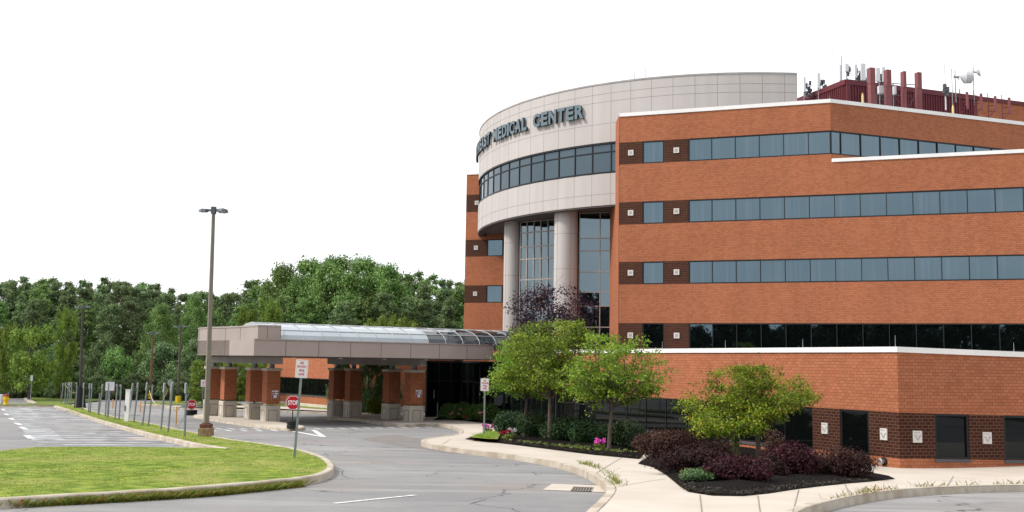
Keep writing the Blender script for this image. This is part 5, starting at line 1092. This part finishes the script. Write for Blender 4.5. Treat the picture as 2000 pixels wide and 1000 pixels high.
BARR = leafmat('leaf_barberry_red', (.020, .003, .006), (.062, .010, .015), (.13, .035, .028), trans=.25)
BARG = leafmat('leaf_barberry_mixed', (.030, .016, .010), (.085, .035, .028), (.14, .10, .04), trans=.25)
YEW = leafmat('leaf_yew', (.010, .028, .010), (.035, .075, .020), (.07, .13, .03), trans=.15)
JUN = leafmat('leaf_juniper', (.06, .12, .05), (.16, .26, .10), (.40, .22, .10), trans=.2)
def gp(px, py): return G(px, py, .22)
shrub('barberry_shrub', 'dusky pink and green barberry, leftmost and tallest at the left end of the red shrubs', gp(1305, 893), 1.1, .75, .92, 8000, .07, BARG, 41, 'red barberry shrubs')
shrub('barberry_shrub', 'wide dark purple barberry mound in front at the left', gp(1350, 921), .90, .62, .58, 9000, .06, BAR, 42, 'red barberry shrubs')
shrub('barberry_shrub', 'low crimson topped barberry mound nearest the paving in the centre', gp(1441, 939), .70, .55, .50, 8000, .055, BARR, 43, 'red barberry shrubs')
shrub('barberry_shrub', 'tall red tipped barberry right of the lime tree trunk', gp(1545, 928), .66, .6, .74, 8000, .06, BARR, 44, 'red barberry shrubs')
shrub('barberry_shrub', 'dark maroon rounded barberry at the right end of the bed by the brick corner', gp(1636, 929), .80, .55, .68, 9000, .06, BAR, 45, 'red barberry shrubs')
shrub('barberry_shrub', 'dark barberry filling the gap between the crimson mound and the tall red tipped one', gp(1500, 932), .42, .35, .48, 3500, .055, BAR, 46, 'red barberry shrubs')
shrub('barberry_shrub', 'loose purple barberry standing behind, under the lime tree', gp(1400, 905), .6, .4, .7, 4000, .06, BAR, 47, 'red barberry shrubs')
shrub('weigela_shrub', 'spiky upright purple and green shoots between the barberries below the tree', gp(1512, 912), .38, .3, 1.15, 1500, .07, BARG, 48)
shrub('juniper_shrub', 'low creeping green and rust juniper at the front edge of the mulch', gp(1365, 938), .42, .3, .24, 3500, .05, JUN, 49)
shrub('dark_shrub', 'dark evergreen shrub under the lime tree against the window', gp(1380, 884), 1.0, .5, 1.1, 5000, .07, YEW, 50)
for k, (px, py, rx, h, n) in enumerate(((1000, 853, .8, 1.0, 7000), (1045, 858, .75, 1.05, 6000), (1098, 865, .78, .95, 7000), (1145, 869, .7, .85, 6500), (1192, 872, .65, .78, 6000), (1228, 876, .62, .95, 6500), (1248, 880, .5, .8, 3500))):
    shrub('yew_shrub', ['rounded yew beside the entrance end of the hedge', 'dark yew between the two left tree trunks', 'bushy yew just right of the second tree trunk', 'yew in the middle of the hedge under the window sill', 'yew behind the slim leaning tree trunk', 'pointed yew right of the leaning tree trunk', 'last small yew of the hedge touching the red shrubs'][k], gp(px, py - 3), rx, .65, h, n, .075, YEW, 60 + k, 'dark green hedge of yews')
# ground cover leaves scattered over the mulch
COVER = leafmat('leaf_cover', (.10, .16, .03), (.24, .30, .06), (.5, .5, .35), trans=.25)
def inside(poly, x, y):
    c = False
    for p, q in zip(poly, poly[1:] + poly[:1]):
        if (p[1] > y) != (q[1] > y) and x < (q[0] - p[0]) * (y - p[1]) / (q[1] - p[1]) + p[0]: c = not c
    return c
def scatter(name, pts, n, size, m, seed, h=.2, spread=.25, lab=None, hz=.04, poly=None):
    r = random.Random(seed); bl = []
    for k in range(n):
        a = r.random() * (len(pts) - 1); i = int(a); p = Vector(pts[i]).lerp(Vector(pts[i + 1]), a - i); x, y = p[0] + r.gauss(0, spread), p[1] + r.gauss(0, spread); 
        if poly is None or inside(poly, x, y): bl.append(((x, y, gz(x, y) + h), (.08, .08, hz)))
    o = leafmesh(name, bl, len(bl) * 14, size, m, None, seed=seed, shell=.2, up=.9); return tag(o, kind='stuff', label=lab)
scatter('ground_cover', [gp(980, 862), gp(1060, 871), gp(1150, 879), gp(1240, 889)], 110, .045, COVER, 70, .29, .35, 'small green and yellow ground cover plants dotted over the mulch', .04, bed1)
CHIP = leafmat('mulch_chip', (.010, .008, .007), (.05, .042, .036), (.12, .10, .08), trans=0, rough=.9)
scatter('mulch_chips', [gp(1300, 935), gp(1360, 958), gp(1480, 958), gp(1600, 945), gp(1700, 937)], 900, .035, CHIP, 71, .20, .45, 'loose shredded bark chips on the right bed', .03, bed2)
scatter('mulch_chips', [gp(925, 860), gp(1000, 865), gp(1100, 878), gp(1240, 893)], 700, .04, CHIP, 72, .22, .35, 'loose shredded bark chips on the left bed', .03, bed1)
# flowers
def flower(name, lab, base, r_, h, petal, n, seed, green=COVER, gn=260, grp='bedding flowers', psz=.05):
    t = thing(name, lab, 'flowers', base, grp); leafmesh('foliage', [((0, 0, h * .4), (r_, r_, h * .4))], gn, .07, green, t, seed=seed, shell=.3); rr_ = random.Random(seed)
    bl = [((rr_.uniform(-r_, r_), rr_.uniform(-r_, r_) * .7, h * rr_.uniform(.7, 1.1)), (.055, .055, .045)) for _ in range(n)]; leafmesh('blossom', bl, n * 40, psz, petal, t, seed=seed + 1, shell=.5, aspect=.8)
MAG = leafmat('petal_magenta', (.50, .05, .38), (.68, .12, .55), trans=.3); PNK = leafmat('petal_pink', (.62, .20, .30), (.75, .38, .45), trans=.3); REDP = leafmat('petal_red', (.42, .006, .02), (.55, .015, .04), trans=.2); WHP = leafmat('petal_white', (.62, .60, .58), (.75, .72, .70), trans=.3)
flower('magenta_flowers', 'magenta flowers at the foot of the upright no parking sign', gp(952, 847), .2, .32, MAG, 9, 80)
flower('magenta_flowers', 'bright magenta flowers left of the leaning tree trunk', gp(1170, 880), .18, .32, MAG, 9, 81)
flower('red_flowers', 'deep red flowers beside white ones near the hedge', gp(988, 859), .13, .30, REDP, 8, 82)
flower('white_flowers', 'white flowers just right of the red ones', gp(1000, 858), .16, .36, WHP, 7, 83)
HYD = leafmat('leaf_hydrangea', (.04, .10, .02), (.13, .24, .05), trans=.3)
for k, (px, py, n) in enumerate(((884, 818, 4), (905, 818, 6), (928, 820, 3), (950, 822, 2))):
    b = G(px, py, .2); shr = shrub('hydrangea_shrub', ['leftmost', 'second', 'third', 'rightmost'][k] + ' flowering green shrub in the bed before the dark entrance glass', b, .85, .5, .95 + .1 * (k % 2), 3000, .12, HYD, 90 + k, 'flowering shrubs by the entrance')
    r_ = random.Random(k); leafmesh('blossom', [((r_.uniform(-.7, .7), -.45, r_.uniform(.15, .75)), (.08, .08, .07)) for _ in range(n)], n * 40, .07, PNK if k != 2 else REDP, shr, seed=k, shell=.6, aspect=.8)
b = G(915, 836, .2)
# weeds along kerbs
def tufts(name, line, n, m, seed, h=.0, hgt=.14, spread=.05, lab='', dens=None):
    r = np.random.RandomState(seed); L = smoothline(line, .1); V = []; va = []; cl = []
    for _ in range(n):
        if not cl or r.rand() < .12: cl.append(r.randint(0, len(L)))
        k = int(np.clip(cl[-1] + r.normal() * 2.5, 0, len(L) - 1)); p = L[k]; x, y = p.x + r.normal() * spread, p.y + r.normal() * spread; z = gz(x, y) + h; a = r.rand() * 6.283; hh = hgt * (.4 + .9 * r.rand()); w_ = .005 + .005 * r.rand(); ln = r.normal() * .5 * hh; ln2 = r.normal() * .5 * hh
        V += [(x - math.cos(a) * w_, y - math.sin(a) * w_, z), (x + math.cos(a) * w_, y + math.sin(a) * w_, z), (x + ln + math.cos(a) * w_ * .6, y + ln2 + math.sin(a) * w_ * .6, z + hh * .75), (x + ln * 1.5, y + ln2 * 1.5, z + hh)]; va.append(r.rand())
    me = bpy.data.meshes.new(name); me.from_pydata(V, [], [(4 * k, 4 * k + 1, 4 * k + 2, 4 * k + 3) for k in range(len(V) // 4)]); at = me.attributes.new('var', 'FLOAT', 'FACE'); at.data.foreach_set('value', np.array(va, 'f')); me.update(); return tag(link(name, me, m), lab, kind='stuff')
tufts('kerb_weeds', GP([(-60, 996), (0, 993), (200, 982.5), (400, 970), (540, 956), (585, 951)], .0), 7500, WEED, 1, .0, .115, .035, 'weeds with reddish seed heads growing along the lawn kerb')
tufts('kerb_weeds', GP([(1000, 894), (1080, 905), (1130, 917), (1165, 931), (1190, 947)], .0), 900, WEED, 2, .0, .09, .03, 'sparse weeds at the foot of the curved pavement kerb')
tufts('kerb_weeds', GP([(1140, 906), (1170, 915), (1195, 931), (1206, 950)], .15), 330, WEED, 3, .15, .09, .07, 'weeds growing in the pavement joint by the curved kerb')
tufts('kerb_weeds', GP([(1575, 1000), (1610, 989), (1660, 978), (1740, 966), (1850, 958), (2010, 954)], .0), 3200, WEED, 4, .0, .10, .05, 'green and rusty weeds along the right pavement kerb')
tufts('kerb_weeds', GP([(1562, 1000), (1610, 980), (1660, 968), (1740, 956), (1850, 949), (2010, 945)], .15), 260, WEED, 5, .15, .10, .08, 'weeds behind the right pavement kerb')
tufts('kerb_weeds', GP([(430, 877), (380, 869), (285, 847), (190, 822), (130, 801)], .0), 1500, WEED, 6, .0, .16, .08, 'weeds along the parking side of the grass strip')
# mown grass blades over the near lawn
def blades(name, poly, n, m, seed, lab, hgt=.028):
    r = np.random.RandomState(seed); P = np.array([(p.x, p.y) for p in poly]); x0, y0 = P.min(0); x1, y1 = P.max(0); X = r.uniform(x0, x1, n * 3); Y = r.uniform(y0, y1, n * 3); ins = np.zeros(X.size, bool)
    for (a, b), (c, d) in zip(P, np.roll(P, -1, 0)):
        cnd = ((b > Y) != (d > Y)); xi = (c - a) * (Y - b) / ((d - b) or 1e-9) + a; ins ^= cnd & (X < xi)
    dm = np.full(X.size, 9.)
    for (a, b), (c, d) in zip(P, np.roll(P, -1, 0)): t = np.clip(((X - a) * (c - a) + (Y - b) * (d - b)) / ((c - a) ** 2 + (d - b) ** 2 + 1e-9), 0, 1); dm = np.minimum(dm, np.hypot(X - a - t * (c - a), Y - b - t * (d - b)))
    ins &= dm > .20; X, Y = X[ins][:n], Y[ins][:n]; k = len(X); Zz = np.array([gz(a, b) for a, b in zip(X, Y)]) + (.125 if hgt < .1 else .28); a = r.rand(k) * 6.283; w_ = .008 + .008 * r.rand(k); hh = hgt * (.5 + r.rand(k)); lx, ly = r.normal(size=k) * hh * 1.3, r.normal(size=k) * hh * 1.3
    v0 = np.stack([X - np.cos(a) * w_, Y - np.sin(a) * w_, Zz], 1); v1 = np.stack([X + np.cos(a) * w_, Y + np.sin(a) * w_, Zz], 1); v2 = np.stack([X + lx, Y + ly, Zz + hh], 1); V = np.stack([v0, v1, v2], 1).reshape(-1, 3)
    me = bpy.data.meshes.new(name); me.from_pydata(V.tolist(), [], np.arange(3 * k).reshape(-1, 3).tolist()); at = me.attributes.new('var', 'FLOAT', 'FACE')
    pv = np.sin(X * .7 + 1.3 * np.sin(Y * .5)) * .15 + .45; at.data.foreach_set('value', np.clip(pv + r.normal(size=k) * .22, 0, 1).astype('f')); me.update(); return tag(link(name, me, m), lab, kind='stuff')
blades('bed_grass_blades', GP([(915, 853.5), (950, 857), (972, 858), (978, 846), (965, 842.5), (940, 847)], .28), 1800, GL_COL, 13, 'uncut grass in the corner of the mulch bed', .10)
blades('lawn_blades', lawn, 60000, GL_COL, 12, 'short mown grass blades covering the lawn')
# bushes along the far verge and trees beyond it
DG1 = leafmat('leaf_wood_dark', (.070, .115, .050), (.185, .265, .110), (.27, .36, .15), trans=.3)  # far-wood greens lightened in the leaf colour in place of air haze
DG2 = leafmat('leaf_wood_mid', (.08, .15, .045), (.21, .34, .095), (.33, .44, .13), trans=.25)
DG3 = leafmat('leaf_wood_light', (.085, .14, .02), (.21, .31, .05), (.40, .40, .08), trans=.3)
def wood_tree(lab, H, th, R, nleaf, size, m, seed, nb=70, shape='oval', cat='tree', name='tree'):
    t = thing(name, lab, cat, (0, 0, 0)); r = random.Random(seed); q = MB(); q.chain([(0, 0, -.3), (.05, 0, th), (r.uniform(-.2, .2), r.uniform(-.2, .2), H * .6), (0, 0, H * .93)], [.22, .17, .09, .02], 7); bl = []
    for k in range(nb):
        f = r.random(); z = th * .8 + (H - th * .8) * f
        if shape == 'oval': env = R * (math.sin(math.pi * min(1, max(.05, f * .80 + .12))) ** .6)
        elif shape == 'spire': env = R * (1.04 - f) ** .75
        else: env = R * math.sqrt(max(.05, 1 - (f * 1.02) ** 2.4))
        a = r.uniform(0, 6.283); d = env * math.sqrt(r.uniform(.15, 1)) * .85; b = r.uniform(.45, .95) * R * .24; p = Vector((d * math.cos(a), d * math.sin(a), z)); bl.append((tuple(p), (b, b, b * .75)))
        if k % 4 == 0: q.chain([(0, 0, max(th * .7, z - d * .6)), tuple(p)], [.05, .012], 4)
    q.build('trunk', BARK, t); leafmesh('crown', bl, nleaf, size, m, t, seed=seed, shell=.35, aspect=.6, up=.35, cvar=.6, fuzz=.36); return t
def setk(root, loc, rz, sc, lab, grp=None):
    root.location = loc; root.rotation_euler = (0, 0, rz); root.scale = sc if isinstance(sc, tuple) else (sc,) * 3; root['label'] = lab
    if grp: root['group'] = grp
LTALL = 'tall dark green tree in the dense wood behind the parking lot'
P_T = [wood_tree(LTALL, 12.5, 2.0, 2.3, 11000, .22, DG1, 101, 130, 'spire'), wood_tree(LTALL, 12.0, 3.0, 2.4, 11000, .22, DG1, 102, 130, 'oval'), wood_tree(LTALL, 12.5, 3.0, 2.0, 10000, .22, DG2, 103, 120, 'oval'), wood_tree(LTALL, 12.5, 2.0, 2.6, 11000, .22, DG2, 104, 130, 'dome')]
P_B = wood_tree('b', 9.5, 1.6, 4.4, 20000, .22, DG2, 105, 190, 'dome'); P_C = wood_tree('c', 6.5, 1.2, 3.0, 10000, .22, DG3, 106, 80, 'oval')
P_S = wood_tree('s', 3.6, .3, 2.6, 8000, .20, DG1, 107, 60, 'dome', 'bush', 'bush'); P_S2 = wood_tree('s', 3.4, .3, 2.4, 8000, .20, DG2, 108, 60, 'dome', 'bush', 'bush')
used = set()
def place(root, loc, rz, sc, lab, grp=None):
    if root.name not in used: used.add(root.name); setk(root, loc, rz, sc, lab, grp); return root
    return dup(root, loc, rz, sc, lab, grp)
r = random.Random(77)
# skyline read off the photograph: (column, top row)
SKY_ = [(-80, 548), (0, 539), (60, 537), (120, 539), (200, 540), (260, 544), (290, 551), (340, 558), (400, 560), (450, 556), (500, 542), (540, 530), (700, 535), (780, 526), (830, 536), (880, 542), (920, 540), (960, 536)]
def skyy(px):
    for (a, b), (c, d) in zip(SKY_, SKY_[1:]):
        if a <= px <= c: return b + (d - b) * (px - a) / (c - a)
    return 552
GT = 'tall trees of the dense wood'
for row, (Y, dpx, dy) in enumerate(((124, 23, 2), (113, 30, 14), (104, 43, 42))):
    px = -90 + row * 13
    while px < 930:
        x_ = px + r.uniform(-8, 8); YY = Y + r.uniform(-3, 3); b = D(x_, 700, YY); top = D(x_, skyy(x_) + dy + r.uniform(-3, 10) + (4 if row == 0 else 0), YY).z; g = gz(b.x, YY) - .1; H = top - g
        place(P_T[r.choice([0, 1, 2, 3] if px > 450 else [0, 1, 1, 0, 2])], (b.x, YY, g), r.uniform(0, 6.28), (H / 12.5 * r.uniform(.9, 1.15), H / 12.5, H / 12.5), LTALL, GT); px += dpx * r.uniform(.8, 1.2)
# the big rounded group above the canopy, and named individuals
def named(proto, px, ytop, Y, wpx, H0_, R0, lab, grp=None):
    b = D(px, 700, Y); g = gz(b.x, Y) - .1; H = D(px, ytop, Y).z - g; wv = wpx * Y / F / 2 / R0; place(proto, (b.x, Y, g), r.uniform(0, 6.28), (wv, wv, H / H0_), lab, grp)
GB = 'big rounded trees above the canopy roof'
for px, yt, wp, lab in ((548, 528, 150, 'rounded tree at the left shoulder of the big crowns above the canopy'), (600, 518, 180, 'large crown left of the highest one above the canopy'), (652, 513, 200, 'broadest rounded crown, the highest of the trees above the canopy'), (705, 515, 190, 'rounded crown right of the broadest one above the canopy'), (752, 528, 160, 'rounded crown at the right shoulder of the big trees above the canopy'), (575, 555, 130, 'lower front crown under the left shoulder of the big trees'), (640, 560, 150, 'lower front crown in the middle of the big trees'), (710, 562, 140, 'lower front crown under the right shoulder of the big trees')): named(P_B, px, yt, 108 + (px % 7), wp, 9.5, 4.4, lab, GB)
named(P_C, 124, 603, 88, 52, 6.5, 3.0, 'bright green oval tree standing out near the left lamp post'); named(P_C, 62, 635, 84, 105, 6.5, 3.0, 'wide yellow-green tree at the far left edge of the verge')
named(P_C, 12, 632, 86, 50, 6.5, 3.0, 'small light green tree by the left edge of the picture'); named(P_B, 310, 602, 96, 100, 9.5, 4.4, 'broad mid green tree between two lamp posts'); named(P_B, 375, 585, 99, 84, 9.5, 4.4, 'yellowish broad tree just left of the tall lamp post'); named(P_C, 525, 584, 96, 60, 6.5, 3.0, 'yellow leaved tree rising behind the left of the canopy'); named(P_C, 480, 600, 96, 56, 6.5, 3.0, 'light green tree behind the raised end of the canopy')
named(P_C, 785, 618, 92, 80, 6.5, 3.0, 'light topped tree over the skylight'); named(P_C, 735, 620, 95, 80, 6.5, 3.0, 'light tree over the middle of the skylight')
for px, yt, Y, wp, lab, pr in ((400, 705, 80, 90, 'yellow-green spreading bush behind the left piers', P_C), (455, 700, 80, 90, 'light green bush seen between the left piers', P_C), (500, 703, 82, 70, 'yellow-green bush beside the far low wing', P_C)): named(pr, px, yt, Y, wp, 6.5, 3.0, lab, 'light bushes behind the left piers')
k = 0; px = -70
while px < 520:
    named(P_S if r.random() < .6 else P_S2, px, 690 + r.uniform(-22, 18), 92 + r.uniform(-3, 5), 78 * r.uniform(.8, 1.3), 3.5, 2.5, 'dense dark bush in the undergrowth at the foot of the wood', 'undergrowth bushes at the foot of the wood'); px += 30
for px in range(-60, 560, 36): named(P_S, px, 740 + r.uniform(-8, 8), 90 + r.uniform(-1, 1), 60, 3.5, 2.5, 'dense dark bush in the undergrowth at the foot of the wood', 'undergrowth bushes at the foot of the wood')
for px, yt, lab in ((668, 705, 'dark bush behind the right pier group, at its left'), (722, 703, 'dark tree-like bush between the two pairs of right piers'), (760, 712, 'dark bush beside the front right piers')): named(P_S, px, yt, 70.5, 62, 3.5, 2.5, lab, 'dark bushes behind the right piers')
shrub('lily_shrub', 'yellow-green low plant glowing between the right piers', Vector((-8.9, 68.8, gz(-8.9, 68.8) + .1)), .7, .4, 1.2, 1500, .12, LF2, 130)
# trees across the road behind the camera station, which the dark lower windows mirror
rb = random.Random(5)
BACKLIT = leafmat('leaf_backlit', (.008, .016, .007), (.022, .038, .015), trans=.1)  # near-black leaf colour paints in the backlit side of the mirrored row
P_R = wood_tree('r', 10.5, .6, 3.6, 9000, .34, BACKLIT, 121, 110, 'spire'); P_H = wood_tree('h', 3.6, .3, 2.8, 6000, .30, BACKLIT, 122, 60, 'dome', 'bush', 'bush')
for k in range(34):
    x = -70 + k * 5.2 + rb.uniform(-1.5, 1.5); y = -58 - rb.uniform(0, 9); h = rb.choice([8.5, 10.5, 12, 9.5]) + rb.uniform(-1, 1.5)
    place(P_R, (x, y, gz(x, y) - .2), k * 1.3, (1.3, 1.3, .80 + .1 * (k % 3)) if k % 4 else (1.5, 1.5, 1.08), 'broad tree in the row across the street behind the viewer', 'trees across the street')
for k in range(26):  # unseen hedge added to close sky gaps in the windows' mirror image
    x = -72 + k * 6.6; place(P_H, (x, -53, gz(x, -53) - .2), k * 1.7, (2.0, 1.6, 2.6), 'unseen dark bush added across the street to fill the mirrored tree row', 'bushes added across the street')
